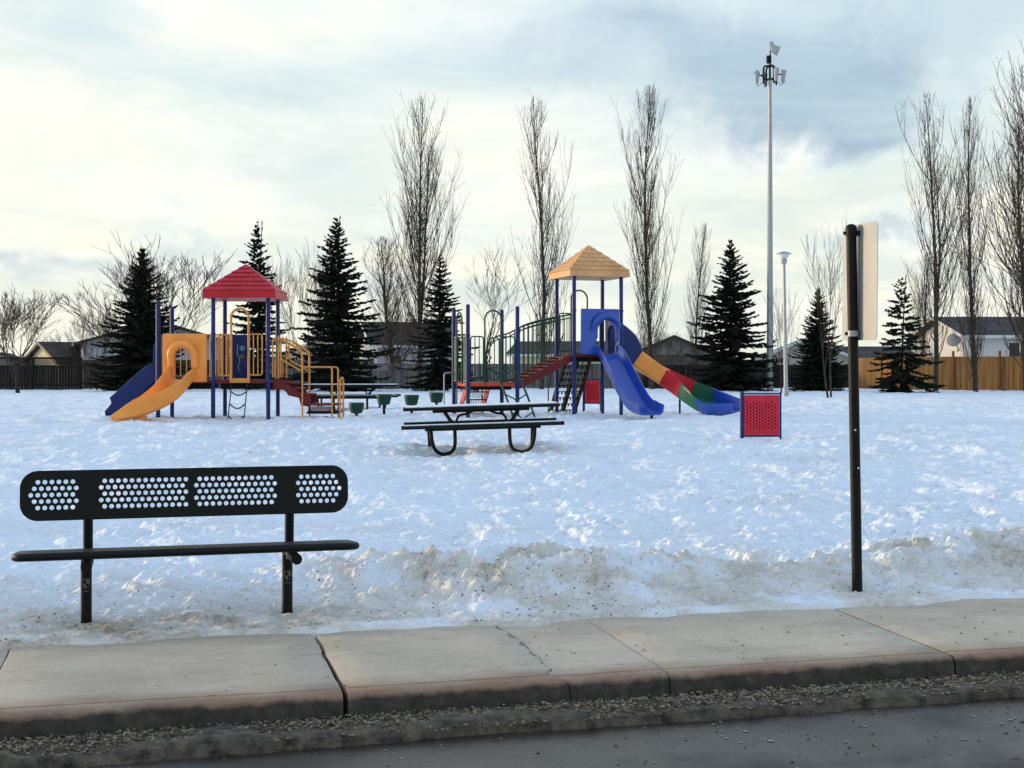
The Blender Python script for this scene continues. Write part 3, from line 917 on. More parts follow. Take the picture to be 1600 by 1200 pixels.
# ------------------------------------------------------------------ floodlight mast and park lamp
def make_mast():
    D = 62.0; b = P(1203, 612, D); t = thing('floodlight_mast', (b.x, b.y, 0.03), 'tall galvanised floodlight mast with a ring of lamps behind the red panel', 'light mast')
    s = D / F
    Z = lambda y: CAMZ + (HY - y) * s - 0.03
    MB().tube([(0, 0, -.3), (0, 0, 3), (0, 0, Z(300)), (0, 0, Z(125))], [.155, .145, .115, .08], 20).build('pole', STEEL, t, True)
    MB().tube([(0, 0, Z(128)), (0, 0, Z(95))], .05, 12).build('spigot', BLACK, t, True)
    for k in range(4):
        a = k * math.pi / 2 + .35; c, q = math.cos(a), math.sin(a); r = 11.5 * s
        arm = MB().tube(fillet([(c * r, q * r, Z(132)), (c * r, q * r, Z(104)), (0, 0, Z(103))], 0.28, 6), .045, 10).build('lamp_arm', BLACK, t, True)
        MB().tube([(0, 0, Z(124)), (c * r, q * r, Z(124))], .04, 8).build('brace', BLACK, arm, True)
    for k, (ox, oy) in enumerate(((-20 * s, .1), (20 * s, -.1), (-5 * s, .5), (6 * s, -.55))):
        c = Vector((ox, oy, Z(118)))
        lamp = MB(); lamp.tube([c + Vector((0, 0, -.28)), c + Vector((0, 0, -.05)), c + Vector((.02, 0, .12)), c + Vector((.05 * (1 if ox > 0 else -1), 0, .22))], [.09, .10, .13, .12], 14)
        lo = lamp.build('floodlight', LAMPGREY, t, True)
        MB().tube([c + Vector((0, 0, -.36)), c + Vector((0, 0, -.27))], .075, 12).build('lamp_socket', STEEL, lo, True)
        MB().tube([c + Vector((0, 0, .02)), Vector((math.copysign(11 * s, ox), oy * .6, Z(117)))], .03, 8).build('mount', BLACK, lo, True)
        MB().tube(spline([c + Vector((0, 0, -.36)), c + Vector((-ox * .08, 0, -.46)), c + Vector((-ox * .22, 0, -.44)), c + Vector((-ox * .4, 0, -.30))], 5), .012, 6).build('cable', BLACK, lo, True)
    # control box and the tilted floodlight on top
    MB().box((-.05, 0, Z(93)), (.20, .20, .34)).build('control_box', BLACK, t)
    MB().tube([(0, 0, Z(96)), (.02, 0, Z(79))], .03, 10).build('mount', BLACK, t, True)
    hd = MB(); sec = [(0.0, .02), (.12, .10), (.30, .16), (.42, .17)]
    c0 = Vector((0.0, 0, Z(79)))
    hd.tube(spline([c0 + Vector((.03, 0, .40)), c0 + Vector((.10, 0, .20)), c0 + Vector((.24, 0, .05)), c0 + Vector((.40, 0, -.02))], 4), [.10 + .012 * i for i in range(13)], 12)
    hd.build('top_floodlight', LAMPGREY, t, True)


make_mast()


def make_lamp():
    D = 48.0; b = P(1228, 624, D); zg = 0.0
    t = thing('park_lamp', (b.x, b.y, zg), 'grey park lamp with a flat round hood right of the floodlight mast', 'street lamp')
    s = D / F; Z = lambda y: CAMZ + (HY - y) * s - zg
    dx = -3 * s
    MB().tube([(0, 0, -.2), (0, 0, .45), (0, 0, .46), (dx, 0, Z(413))], [.105, .10, .075, .05], 16).build('pole', STEEL, t, True)
    MB().box((0, 0, .02), (.28, .28, .06)).build('base_plate', STEEL, t)
    MB().lathe((dx, 0, Z(413)), [(.07, 0), (.10, .06), (.11, .18), (.09, .2)], 16).build('collar', LAMPGREY, t, True)
    MB().lathe((dx, 0, Z(404)), [(.10, 0), (.17, .08), (.20, .17), (.19, .19)], 20).build('diffuser', WHITE, t, True)
    MB().lathe((dx, 0, Z(397)), [(.27, 0), (.27, .012), (.17, .06), (.06, .095), (.01, .10)], 24).build('hood', LAMPGREY, t, True)


make_lamp()


# ------------------------------------------------------------------ play structures
def pyramid_roof(t, c, half, z0, fascia, rise, m, rz=0.0, courses=6, inset=0.03):
    """moulded hip roof: fascia, then overlapping shingles laid course by course on four faces"""
    c = Vector(c); R = Matrix.Rotation(rz, 3, 'Z')
    roof = MB()
    q = [(-1, -1), (1, -1), (1, 1), (-1, 1)]
    b = [c + R @ Vector((x * half, y * half, z0)) for x, y in q]
    f = [c + R @ Vector((x * (half - .012), y * (half - .012), z0 + fascia)) for x, y in q]
    i0 = [c + R @ Vector((x * (half - .035), y * (half - .035), z0 + .005)) for x, y in q]
    ap = c + Vector((0, 0, z0 + fascia + rise))
    vs = b + f + [ap - Vector((0, 0, .02))] + i0
    fs = []
    for k in range(4):
        n = (k + 1) % 4
        fs += [(k, n, 4 + n, 4 + k), (4 + k, 4 + n, 8), (n, k, 9 + k, 9 + n)]
    fs.append((9, 10, 11, 12))
    roof.add(vs, fs)
    ro = roof.build('roof', m, t)
    random.seed(3)
    for k in range(4):
        A, B = f[k], f[(k + 1) % 4]
        e = (B - A); W = e.length; e.normalize()
        mid = (A + B) / 2; up = ap - mid; S = up.length; up.normalize(); nrm = e.cross(up).normalized()
        if nrm.z < 0: nrm = -nrm
        ch = S / courses
        for r in range(courses):
            y0, y1 = r * ch, (r + 1) * ch
            w0 = W * (1 - y0 / S) / 2; w1 = W * (1 - y1 / S) / 2
            sw = W / 6.0; off = (r % 2) * .5
            x = -W / 2 - off * sw
            while x < W / 2:
                a, bb = max(x + .004, -w0), min(x + sw - .004, w0)
                x += sw
                if bb - a < .012: continue
                a1, b1 = max(a, -w1), min(bb, w1)
                if b1 <= a1: a1 = b1 = max(min((a + bb) / 2, w1), -w1)
                lo, hi = .022, .006
                def pt(u, v, hgt): return mid + e * u + up * v + nrm * hgt
                poly = [pt(a, y0 - .008, lo), pt(bb, y0 - .008, lo), pt(b1, y1, hi), pt(a1, y1, hi),
                        pt(a, y0 - .008, -.004), pt(bb, y0 - .008, -.004), pt(b1, y1, -.004), pt(a1, y1, -.004)]
                MB().add(poly, [(0, 1, 2, 3), (7, 6, 5, 4), (0, 4, 5, 1), (1, 5, 6, 2), (2, 6, 7, 3), (3, 7, 4, 0)]).build('shingle', m, ro)
    return ro


def trough(w, h, t=.02, roll=.018):
    a = w / 2
    out = [(-a - roll, h), (-a - roll - .006, h - .02), (-a - t, h - .05), (-a - t + .012, .03), (-a + .05, -t), (0, -t - .004), (a - .05, -t), (a + t - .012, .03),
           (a + t, h - .05), (a + roll + .006, h - .02), (a + roll, h), (a + .004, h + .008), (a - .008, h - .01), (a - .012, .08), (a - .05, .022), (a - .12, .004),
           (0, 0), (-a + .12, .004), (-a + .05, .022), (-a + .012, .08), (-a + .008, h - .01), (-a - .004, h + .008)]
    return out


def rails(t, a, b, zlo, zhi, m, step=.11, name='guard_rail', r=.014):
    """barrier of round bars in a rounded frame between two points a, b (xy), height zlo..zhi; ends may differ in height (tuples)"""
    a, b = Vector(a), Vector(b)
    l0, l1 = (zlo if isinstance(zlo, tuple) else (zlo, zlo)); h0, h1 = (zhi if isinstance(zhi, tuple) else (zhi, zhi))
    A0, A1, B1, B0 = Vector((*a, l0)), Vector((*a, h0)), Vector((*b, h1)), Vector((*b, l1))
    mid0 = (A0 + B0) / 2
    fr = MB().tube(fillet([mid0, A0, A1, B1, B0, mid0], .06, 5), r, 9).build(name, m, t, True)
    n = max(1, int(round((b - a).length / step)))
    for k in range(1, n):
        f = k / n; p = a.lerp(b, f)
        MB().tube([(p.x, p.y, l0 + (l1 - l0) * f), (p.x, p.y, h0 + (h1 - h0) * f)], r * .72, 7).build('bar', m, fr, True)
    return fr


def arch(t, a, b, z0, z1, m, r=.019):
    a, b = Vector(a), Vector(b); c = (a + b) / 2; R = (b - a).length / 2; d = (b - a).normalized()
    pts = [(*a, z0)]
    for k in range(13):
        an = math.pi * (1 - k / 12)
        q = c + d * (R * math.cos(an)); pts.append((q.x, q.y, z1 - R + R * math.sin(an)))
    pts.append((*b, z0))
    return MB().tube(pts, r, 10).build('entry_arch', m, t, True)


def post(t, x, y, z0, z1, cap=True, r=.043):
    o = MB().tube([(x, y, z0), (x, y, z1 - .03 if cap else z1)], r, 16).build('post', BLUEP, t, True)
    if cap: MB().lathe((x, y, z1 - .03), [(r * 1.04, 0), (r * 1.02, .02), (r * .8, .042), (r * .3, .055)], 16).build('post_cap', BLUEP, o, True)
    return o


def clamp(o, x, y, z):
    MB().tube([(x, y, z - .022), (x, y, z + .022)], .051, 14).build('clamp', BLUEP, o, True)


# ---- red-roofed structure (left) -------------------------------------------------
def left_structure():
    D0 = 26.5; s = D0 / F
    base = P(333, 655, D0); zg = base.z
    t = thing('play_structure', (base.x, base.y, zg), 'red-roofed play structure with an orange slide, a navy slide and orange railings', 'play structure')
    X = lambda px, dy=0.0: (D0 + dy) * (px - CX) / F - base.x
    Z = lambda py, dy=0.0: CAMZ + (D0 + dy) * (HY - py) / F - zg
    S = 1.085                                   # deck module
    x0, x1, xm = 0.0, S, -S
    for x, y, zt, cap in ((xm, 0, Z(475), True), (xm, S, Z(475) - .02, True), (x0, 0, Z(460), False), (x0, S, Z(460), False), (x1, 0, Z(460), False), (x1, S, Z(460), False)):
        o = post(t, x, y, -.25, zt, cap)
        for zz in (Z(596), Z(522)): clamp(o, x, y, zz)
    zd = Z(593)
    for x in (xm, x0):
        dk = MB().box((x + S / 2, S / 2, zd - .04), (S - .10, S - .02, .07)).build('deck', MAROON, t)
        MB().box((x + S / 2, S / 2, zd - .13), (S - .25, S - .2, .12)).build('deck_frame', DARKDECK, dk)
    pyramid_roof(t, (S / 2, S / 2, 0), .72, Z(466), .155, Z(408) - Z(452), REDS)
    for x, y in ((x0, 0), (x1, 0), (x0, S), (x1, S)):
        MB().bar((x, y, Z(462)), (S / 2, S / 2, Z(462) + .06), .05, .03).build('roof_strut', DARKDECK, t)
    # front barrier of the roofed deck: rails each side of an entry arch
    ax0, ax1 = X(361.5), X(389)
    rails(t, (X(341), -.02), (ax0 - .01, -.02), Z(587), Z(523), ORANGEP, .095)
    rails(t, (ax1 + .01, -.02), (X(410), -.02), Z(586), Z(522), ORANGEP, .075)
    arch(t, (ax0, -.03), (ax1, -.03), Z(598), Z(482.5), ORANGEP, .024)
    MB().prism([(ax0 - .02, -.05, Z(598)), (ax1 + .02, -.05, Z(598)), (ax1 - .04, -.05, Z(591)), (ax0 + .04, -.05, Z(591))], (0, 0, 0), (0, .10, 0)).build('entry_step', ORANGEP, t)
    # left-hand deck back and inner rails
    rails(t, (xm + .06, S), (x0 - .06, S), zd + .06, Z(523, S), ORANGEP, .12)
    rails(t, (x0 - .02, S - .1), (x0 - .02, .62), zd + .06, Z(523, S), ORANGEP, .12)
    # blue play panel on the far side of the roofed deck
    pm = Matrix.Translation((0, S, 0)) @ XZ
    bx0, bx1 = X(360, S), X(388, S)
    panel = plate('play_board', rrect(bx0, zd, bx1, Z(523, S), .02), [], .03, pm, BLUEP, t, .003)
    for cx, cz, rr, mm in ((X(379, S), Z(544, S), .055, mat('pale_blue_disc', (.12, .25, .42), .35)), (X(378.5, S), Z(557, S), .045, mat('ochre_disc', (.16, .12, .05), .4))):
        MB().tube([(cx, S - .018, cz), (cx, S - .030, cz)], rr, 20).build('turning_disc', mm, panel, True)
    tr = [(X(372, S), S - .02, Z(538, S)), (X(371, S), S - .02, Z(552, S)), (X(375, S), S - .02, Z(563, S)), (X(372, S), S - .02, Z(575, S)), (X(376, S), S - .02, Z(580, S))]
    MB().tube(spline(tr, 5), .008, 6).build('maze_track', mat('pale_track', (.35, .4, .5), .4), panel, True)
    rails(t, (x0 + .06, S), (bx0 - .03, S), zd + .06, Z(523, S), ORANGEP, .10)
    # rope climber below the arch
    rp = []
    for a, b in ((362.5, 358.5), (387, 383.5)):
        q = [(X(a), -.06, zd - .08), (X(a - .5), -.10, Z(615)), (X((a + b) / 2), -.14, Z(635)), (X(b), -.18, -.05)]
        rp.append(spline(q, 5)); MB().tube(rp[-1], .011, 7).build('climber_rope', ROPE, t, True)
    for k, sag in ((4, .07), (9, .09), (13, .09)):
        a, b = rp[0][k], rp[1][k]; mdl = (a + b) / 2 - Vector((0, .02, sag))
        MB().tube(spline([a, a.lerp(mdl, .55) - Vector((0, 0, .02)), mdl, b.lerp(mdl, .55) - Vector((0, 0, .02)), b], 4), .013, 7).build('rung', ROPE, t, True)
    # orange slide: moulded panel, hood and curved chute
    px0, px1 = X(255.5), X(324)
    o0, o1 = X(274), X(301); oz0, oz1 = zd, Z(543)
    op = [(o0, oz0 - .02)] + [(o0, oz1 - .16)] + [(o0 + .16 - .16 * math.cos(a), oz1 - .16 + .16 * math.sin(a)) for a in np.linspace(.2, math.pi / 2, 6)] + \
         [(o1 - .16 + .16 * math.sin(a), oz1 - .16 + .16 * math.cos(a)) for a in np.linspace(0, math.pi / 2 - .2, 6)] + [(o1, oz1 - .16), (o1, oz0 - .02)]
    sp = plate('slide_panel', rrect(px0, Z(597), px1, Z(521.5), .02), [op], .05, Matrix.Translation((0, -.05, 0)) @ XZ, ORANGES, t, .008)
    hx0, hx1 = o0 - .055, o1 + .065; hc, hr = (hx0 + hx1) / 2, (hx1 - hx0) / 2
    hp = [(hx0, -.10, Z(573)), (hx0, -.12, Z(557))]
    for k in range(13):
        a = math.pi * (1 - k / 12); hp.append((hc + hr * math.cos(a), -.13 - .03 * math.sin(a), oz1 - hr + .06 + hr * math.sin(a)))
    hp += [(hx1, -.12, Z(557)), (hx1, -.10, Z(574))]
    MB().tube(hp, [.07, .075] + [.082] * 13 + [.075, .07], 14).build('hood', ORANGES, sp, True)
    cx = (o0 + o1) / 2
    path = spline([(cx, -.04, zd - .005), (cx, -.22, zd - .04), (cx - .02, -.48, zd - .17), (cx - .10, -.76, zd - .36), (cx - .30, -1.0, zd - .54), (cx - .56, -1.14, zd - .67), (cx - .80, -1.19, zd - .73), (cx - 1.02, -1.20, zd - .735)], 7)
    k = len(path)
    pr = [trough(.46, (.20 + .10 * min(1, i / (k * .25))) * (1 - max(0, (i - k * .72) / (k * .28)) ** 1.3 * .86), .022) for i in range(k)]
    MB().sweep(path, pr).build('slide_chute', ORANGES, t, True)
    MB().box((cx - .55, -1.14, .0), (.2, .26, .2)).build('slide_foot', ORANGES, t)
    # navy slide off the open end of the left deck, with its hood
    ys = S * .5
    path = spline([(xm + .02, ys, zd), (xm - .14, ys, zd - .06), (xm - .45, ys, zd - .33), (xm - .72, ys, zd - .57), (xm - .90, ys, zd - .70), (xm - 1.12, ys, zd - .74)], 7)
    k = len(path)
    pr = [trough(.50, .36 * (1 - max(0, (i - k * .70) / (k * .30)) ** 1.2 * .8) + .0, .024) for i in range(k)]
    MB().sweep(path, pr).build('slide_chute', NAVYS, t, True)
    hood = []
    for k in range(15):
        a = math.pi * (1 - k / 14)
        hood.append((ys + .30 * math.cos(a), Z(555) + .27 * math.sin(a) ** .8 if math.sin(a) > 0 else Z(555)))
    lo = [(ys - .30, zd + .06)] + hood + [(ys + .30, zd + .06)]
    inn = [(ys - .23, zd + .06)] + [(ys + (y - ys) * .77, z - .06) for y, z in hood] + [(ys + .23, zd + .06)]
    ring = lo + inn[::-1]
    MB().prism([(xm - .17, y, z) for y, z in ring], (0, 0, 0), (.15, 0, 0)).build('hood', NAVYS, t, True)
    shl = plate('slide_panel', [(-.42, zd - .03), (.42, zd - .03), (.42, Z(523)), (-.42, Z(523))], [[(y - ys, z) for y, z in inn]], .04,
                Matrix.Translation((xm - .0, ys, 0)) @ Matrix.Rotation(math.pi / 2, 4, 'Z') @ XZ, NAVYS, t, .004)
    # stairs and transfer platform on the right
    yf, yb = .10, S - .10
    for y in (yf, yb):
        prof = [(X(425), Z(592)), (X(436), Z(593)), (X(470), Z(615)), (X(484), Z(617)), (X(484), Z(636)), (X(469), Z(634)), (X(466), Z(622)), (X(449), Z(618)), (X(444), Z(609)), (X(425), Z(608))]
        MB().prism([(a, y - .012, b) for a, b in prof], (0, 0, 0), (0, .024, 0)).build('stair_stringer', MAROON, t)
    for k, (a, b) in enumerate(((438, 598), (452, 607), (466, 616))):
        MB().box((X(a) + .09, S / 2, Z(b)), (.24, yb - yf - .03, .03)).build('stair_tread', MAROON, t)
    pa, pb = X(470), X(525)
    MB().box(((pa + pb) / 2, S / 2, Z(632.5)), (pb - pa, yb - yf, .04)).build('platform', MAROON, t)
    apron = MB().box(((pa + pb) / 2 + .05, yf + .012, Z(639)), (pb - pa - .16, .006, .10)).build('platform_apron', DARKDECK, t)
    for i in range(20):
        xx = pa + .17 + i * (pb - pa - .26) / 19
        MB().bar((xx, yf + .004, Z(635.5)), (xx + .02, yf + .004, Z(642.5)), .014, .006, up=(0, 1, 0)).build('mesh_strand', MESHGREY, apron)
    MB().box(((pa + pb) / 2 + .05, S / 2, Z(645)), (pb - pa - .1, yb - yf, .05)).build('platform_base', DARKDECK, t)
    for y in (yf - .03, yb + .03):
        MB().tube(fillet([(X(425), y, Z(590)), (X(425), y, Z(529)), (X(436), y, Z(529)), (X(447), y, Z(533)), (X(471), y, Z(548)), (X(471), y, Z(580)), (X(447), y, Z(567)), (X(438), y, Z(561)), (X(438), y, Z(533))], .05, 4), .017, 9).build('stair_rail', ORANGEP, t, True)
        MB().tube([(X(434), y, Z(591)), (X(434), y, Z(524))], .018, 9).build('rail_upright', ORANGEP, t, True)
        MB().tube([(X(428), y, Z(590)), (X(428), y, Z(560))], .014, 9).build('rail_upright', ORANGEP, t, True)
        MB().tube(fillet([(X(444), y, Z(533)), (X(471.5), y, Z(550)), (X(471.5), y, -.1)], .12, 6), .018, 9).build('hand_rail', ORANGEP, t, True)
        MB().tube(fillet([(X(471.5), y, Z(573.5)), (X(518), y, Z(573.5)), (X(518), y, -.1)], .07, 6), .018, 9).build('hand_rail', ORANGEP, t, True)
    MB().tube(fillet([(X(530.5), yf, -.1), (X(530.5), yf, Z(592)), (X(532), yf + .18, Z(590)), (X(532), yf + .36, Z(592)), (X(532), yf + .36, -.1)], .09, 6), .018, 9).build('grab_loop', ORANGEP, t, True)
    MB().tube(fillet([(X(425), S / 2, zd + .62), (X(425), .15, zd + .62)], .05, 4), .015, 8).build('rail_upright', ORANGEP, t, True)


left_structure()


# ---- tan-roofed structure with bridge (right) --------------------------------------
def right_structure():
    th = math.radians(18)
    D0 = 27.6; o = P(731, 654, D0); zg = 0.065
    t = thing('play_structure', (o.x, o.y, zg), 'tan-roofed play structure with blue slide, wavy multicoloured slide and railed bridge', 'play structure', th)
    S = 1.07
    def Z(py, D=28.0): return CAMZ + D * (HY - py) / F - zg
    def uv(px, v=0.0):
        """local u of a pixel column on the line of constant v"""
        k = (px - CX) / F; ox, oy = o.x - math.sin(th) * v, o.y + math.cos(th) * v
        return (k * oy - ox) / (math.cos(th) - k * math.sin(th))
    U = [0.0, S, uv(897), uv(897) + S]
    zl, zt = Z(598.5, 27.9), Z(553, 28.4)                       # low deck, tower deck
    for u, v, z in ((0, 0, Z(477, 27.6)), (U[1], 0, Z(480, 27.9)), (0, S, Z(483, 28.6)), (U[1], S, Z(485, 28.9))):
        p_ = post(t, u, v, -.25, z); clamp(p_, u, v, zl - .03); clamp(p_, u, v, zl + .98)
    for u in U[2:]:
        for v in (0, S):
            p_ = post(t, u, v, -.25, Z(428, 28.5), False, .042); clamp(p_, u, v, zt - .03); clamp(p_, u, v, zt + .92)
    pyramid_roof(t, ((U[2] + U[3]) / 2, S / 2, 0), .68, Z(432, 28.4), .135, Z(378, 28.8) - Z(420, 28.8), TANR)
    for u in U[2:]:
        for v in (0, S): MB().bar((u, v, Z(428, 28.5)), ((U[2] + U[3]) / 2, S / 2, Z(428, 28.5) + .07), .05, .03).build('roof_strut', DARKDECK, t)
    dk = MB().box((S / 2, S / 2, zl - .03), (S - .1, S - .02, .07)).build('deck', SCARLET, t)
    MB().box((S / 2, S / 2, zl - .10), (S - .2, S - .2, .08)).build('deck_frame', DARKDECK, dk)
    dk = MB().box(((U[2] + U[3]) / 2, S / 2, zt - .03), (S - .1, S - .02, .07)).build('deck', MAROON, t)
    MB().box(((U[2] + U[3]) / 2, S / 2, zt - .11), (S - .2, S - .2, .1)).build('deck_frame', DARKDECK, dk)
    # low deck: arches with rails on the front and on the left
    G = GREENP
    a0, a1 = S / 2 - .18, S / 2 + .18
    arch(t, (a0, -.03), (a1, -.03), zl - .02, Z(485.5, 27.8), G, .018)
    rails(t, (.06, 0), (a0 - .02, 0), zl + .07, zl + .96, G, .10)
    rails(t, (a1 + .02, 0), (S - .06, 0), zl + .07, zl + .96, G, .10)
    arch(t, (-.03, S / 2 + .20), (-.03, S / 2 - .20), zl - .02, Z(488, 28.0), G, .018)
    for v0, v1 in ((.06, S / 2 - .22), (S / 2 + .22, S - .06)):
        w = v1 - v0
        plate('side_panel', rrect(-w / 2, zl + .08, w / 2, zl + .93, .03), [], .025,
              Matrix.Translation((0, (v0 + v1) / 2, 0)) @ Matrix.Rotation(math.pi / 2, 4, 'Z') @ XZ, GREENPANEL, t, .003)
        MB().tube([(0, v0 - .02, zl + .96), (0, v1 + .02, zl + .96)], .015, 8).build('panel_rail', STEEL, t, True)
        MB().tube([(0, v0 - .02, zl + .05), (0, v1 + .02, zl + .05)], .015, 8).build('panel_rail', STEEL, t, True)
    MB().tube(spline([(.03, S / 2 + .06, zl + .78), (.03, S / 2 - .02, zl + .7), (.03, S / 2 + .03, zl + .52), (.03, S / 2 - .04, zl + .30), (.03, S / 2 + .02, zl + .14)], 5), .012, 7).build('chain_rail', STEEL, t, True)
    # back of the low deck: rails and stairs of mesh going down behind
    rails(t, (.06, S), (.30, S), zl + .07, zl + .96, G, .10)
    rails(t, (.80, S), (S - .06, S), zl + .07, zl + .96, G, .09)
    for u in (.30, .80):
        prof = [(S + .02, zl), (S + .20, zl - .05), (S + .62, zl - .52), (S + .62, zl - .66), (S + .44, zl - .62), (S + .02, zl - .15)]
        MB().prism([(u - .012, a, b) for a, b in prof], (0, 0, 0), (.024, 0, 0)).build('stair_stringer', SCARLET, t)
    for k in range(3):
        zz = zl - .20 - k * .17
        tr = MB().box((.55, S + .14 + k * .17, zz), (.46, .17, .025)).build('stair_tread', MAROON, t)
        for i in range(12):
            uu = .34 + i * .038
            MB().bar((uu, S + .05 + k * .17, zz - .01), (uu + .02, S + .05 + k * .17, zz - .13), .014, .006, up=(0, 1, 0)).build('mesh_strand', MESHGREY, tr)
    for u in (.26, .84):
        MB().tube(fillet([(u, S + .03, zl + .55), (u, S + .35, zl + .40), (u, S + .70, zl - .05), (u, S + .70, -.1)], .10, 5), .016, 8).build('hand_rail', G, t, True)
    MB().tube(fillet([(-.03, S + .0, Z(582, 28.4)), (-.22, S - .02, Z(583, 28.4)), (-.22, S - .02, -.1)], .05, 5), .016, 8).build('grab_bar', STEEL, t, True)
    # arch climber of bent green pipes in front
    cl = []
    for u, dx in ((uv(757, -.0), .0), (uv(790, -.0), .0)):
        q = [(u, -.02, zl + .27), (u + .05, -.16, zl + .31), (u + .13, -.36, zl + .20), (u + .22, -.62, zl - .15), (u + .30, -.88, zl - .58), (u + .33, -1.0, -.1)]
        cl.append(spline(q, 6)); MB().tube(cl[-1], .022, 10).build('climber_pipe', GREENPOD, t, True)
    for k in (4, 9, 14, 19, 24):
        a, b = cl[0][k], cl[1][k]; md = (a + b) / 2 + Vector((.02, -.02, -.12))
        MB().tube(spline([a, a.lerp(md, .6), md, b.lerp(md, .6), b], 4), .014, 8).build('rung', GREENPOD, t, True)
    # railed ramp bridge from the low deck up to the tower
    ub0, ub1 = U[1] + .03, U[2] - .03
    for v in (.06, S - .06):
        zz0, zz1 = zl - .02, zt - .02
        prof = [(ub0, zz0 + .03), (ub0 + .35, zz0 + .20), (ub0 + .75, zz0 + .42), (ub1, zz1 + .02), (ub1, zz1 - .14), (ub0 + .8, zz0 + .25), (ub0 + .3, zz0 + .02), (ub0, zz0 - .12)]
        MB().prism([(a, v - .014, b) for a, b in prof], (0, 0, 0), (0, .028, 0)).build('bridge_side', MAROON, t)
        hz0, hz1 = Z(514, 28.1), Z(491, 28.4)
        if v > .5: hz0, hz1 = Z(525, 28.9), Z(496, 29.2)
        topr = spline([(ub0 - (.26 if v > .5 else .0), v, hz0 - .14), (ub0 - (.18 if v > .5 else -.04), v, hz0 - .02), (ub0 + .10, v, hz0 + .06), (ub0 + .5, v, hz0 + (hz1 - hz0) * .58), (ub1, v, hz1)], 5)
        hr = MB().tube(topr, .017, 9).build('bridge_rail', G, t, True)
        low = [(p_.x, p_.y, p_.z - .075) for p_ in topr[2:]]
        MB().tube(low, .012, 8).build('lower_rail', G, hr, True)
        for k in range(12):
            f = (k + .4) / 12; uu = ub0 + f * (ub1 - ub0)
            pz = min(topr, key=lambda q: abs(q.x - uu)).z; bz = zz0 + (zz1 - zz0) * f + .02
            MB().tube([(uu, v, bz), (uu, v, pz)], .0105, 7).build('bar', G, hr, True)
    for k in range(9):
        f = (k + .5) / 9
        MB().bar((ub0 + f * (ub1 - ub0), .08, zl - .02 + (zt - zl) * f), (ub0 + f * (ub1 - ub0), S - .08, zl - .02 + (zt - zl) * f), .11, .03).build('bridge_plank', MAROON, t)
    # tower back: arch, rails, stairs of open mesh leading away
    um = (U[2] + U[3]) / 2
    arch(t, (um - .19, S + .03), (um + .19, S + .03), zt, Z(454, 29.6), G, .018)
    rails(t, (U[2] + .06, S), (um - .21, S), zt + .07, zt + .90, G, .10)
    rails(t, (um + .21, S), (U[3] - .06, S), zt + .07, zt + .90, G, .10)
    run = 1.05
    for u in (um - .31, um - .02, um + .27):
        MB().bar((u, S + .04, zt - .06), (u, S + .04 + run, -.02), .05 if abs(u - um) < .1 else .035, .14).build('stair_stringer', DARKDECK, t)  # near-black colour of these stairs carries the shade on their underside
    nst = 9
    for k in range(nst):
        f = (k + .6) / nst; yy = S + .04 + run * f; zz = (zt - .05) * (1 - f) + .02
        tr = MB().box((um - .02, yy, zz), (.56, .11, .018)).build('stair_tread', DARKDECK, t)
        for i in range(7):
            MB().box((um - .26 + i * .08, yy - .05, zz - .035), (.03, .01, .05)).build('tread_lug', DARKDECK, tr)
    for u in (um - .36, um + .33):
        MB().tube(fillet([(u, S + .05, zt + .45), (u, S + .45, zt + .10), (u, S + run, -.1 + .75), (u, S + run, -.1)], .15, 5), .016, 8).build('hand_rail', G, t, True)
    # straight blue slide: panel with opening, chute towards the viewer
    sx0, sx1 = uv(906.5), uv(965.5)
    oc = (uv(930) + uv(962)) / 2; ow = .205; oz0, oz1 = zt - .02, Z(500, 28.4)
    op = [(oc - ow - .07, oz0 + .26), (oc - ow - .04, oz0 + .30), (oc - ow, oz0 + .36)]
    for k in range(11):
        a = math.pi * (1 - k / 10); op.append((oc + ow * math.cos(a), oz1 - ow * 1.1 + ow * 1.1 * math.sin(a)))
    op += [(oc + ow, oz0 + .36), (oc + ow + .04, oz0 + .30), (oc + ow + .06, oz0 + .26), (oc + ow, oz0 + .18), (oc + ow, oz0), (oc - ow, oz0), (oc - ow, oz0 + .18)]
    sp = plate('slide_panel', rrect(sx0, zt - .01, sx1, Z(482.5, 28.4), .02), [op], .05, Matrix.Translation((0, -.055, 0)) @ XZ, BLUES, t, .008)
    hp = []
    for k in range(15):
        a = math.pi * (1.05 - 1.1 * k / 14); hp.append((oc - .03 + (ow + .07) * math.cos(a), -.11 - .06 * max(0, math.sin(a)), oz1 - ow * .9 + .02 + (ow + .05) * math.sin(a)))
    MB().tube(hp, [.05 + .03 * math.sin(math.pi * k / 14) for k in range(15)], 14).build('hood', BLUES, sp, True)
    Lc = 2.75
    path = spline([(oc, -.03, zt), (oc, -.22, zt - .05), (oc, -.70, zt - .42), (oc, -1.25, zt - .83), (oc, -1.70, zt - 1.10), (oc, -2.05, zt - 1.18), (oc, -2.38, zt - 1.20)], 7)
    k = len(path)
    pr = [trough(.50, .15 + .07 * math.sin(math.pi * min(1, i / (k * .3)) / 2) * (1 - max(0, (i - k * .8) / (k * .2)) * .6), .024) for i in range(k)]
    ch = MB().sweep(path, pr).build('slide_chute', BLUES, t, True)
    MB().tube([(oc + .2, -1.95, -.2), (oc + .2, -1.95, zt - 1.2)], .03, 10).build('slide_leg', BLACK, t, True)
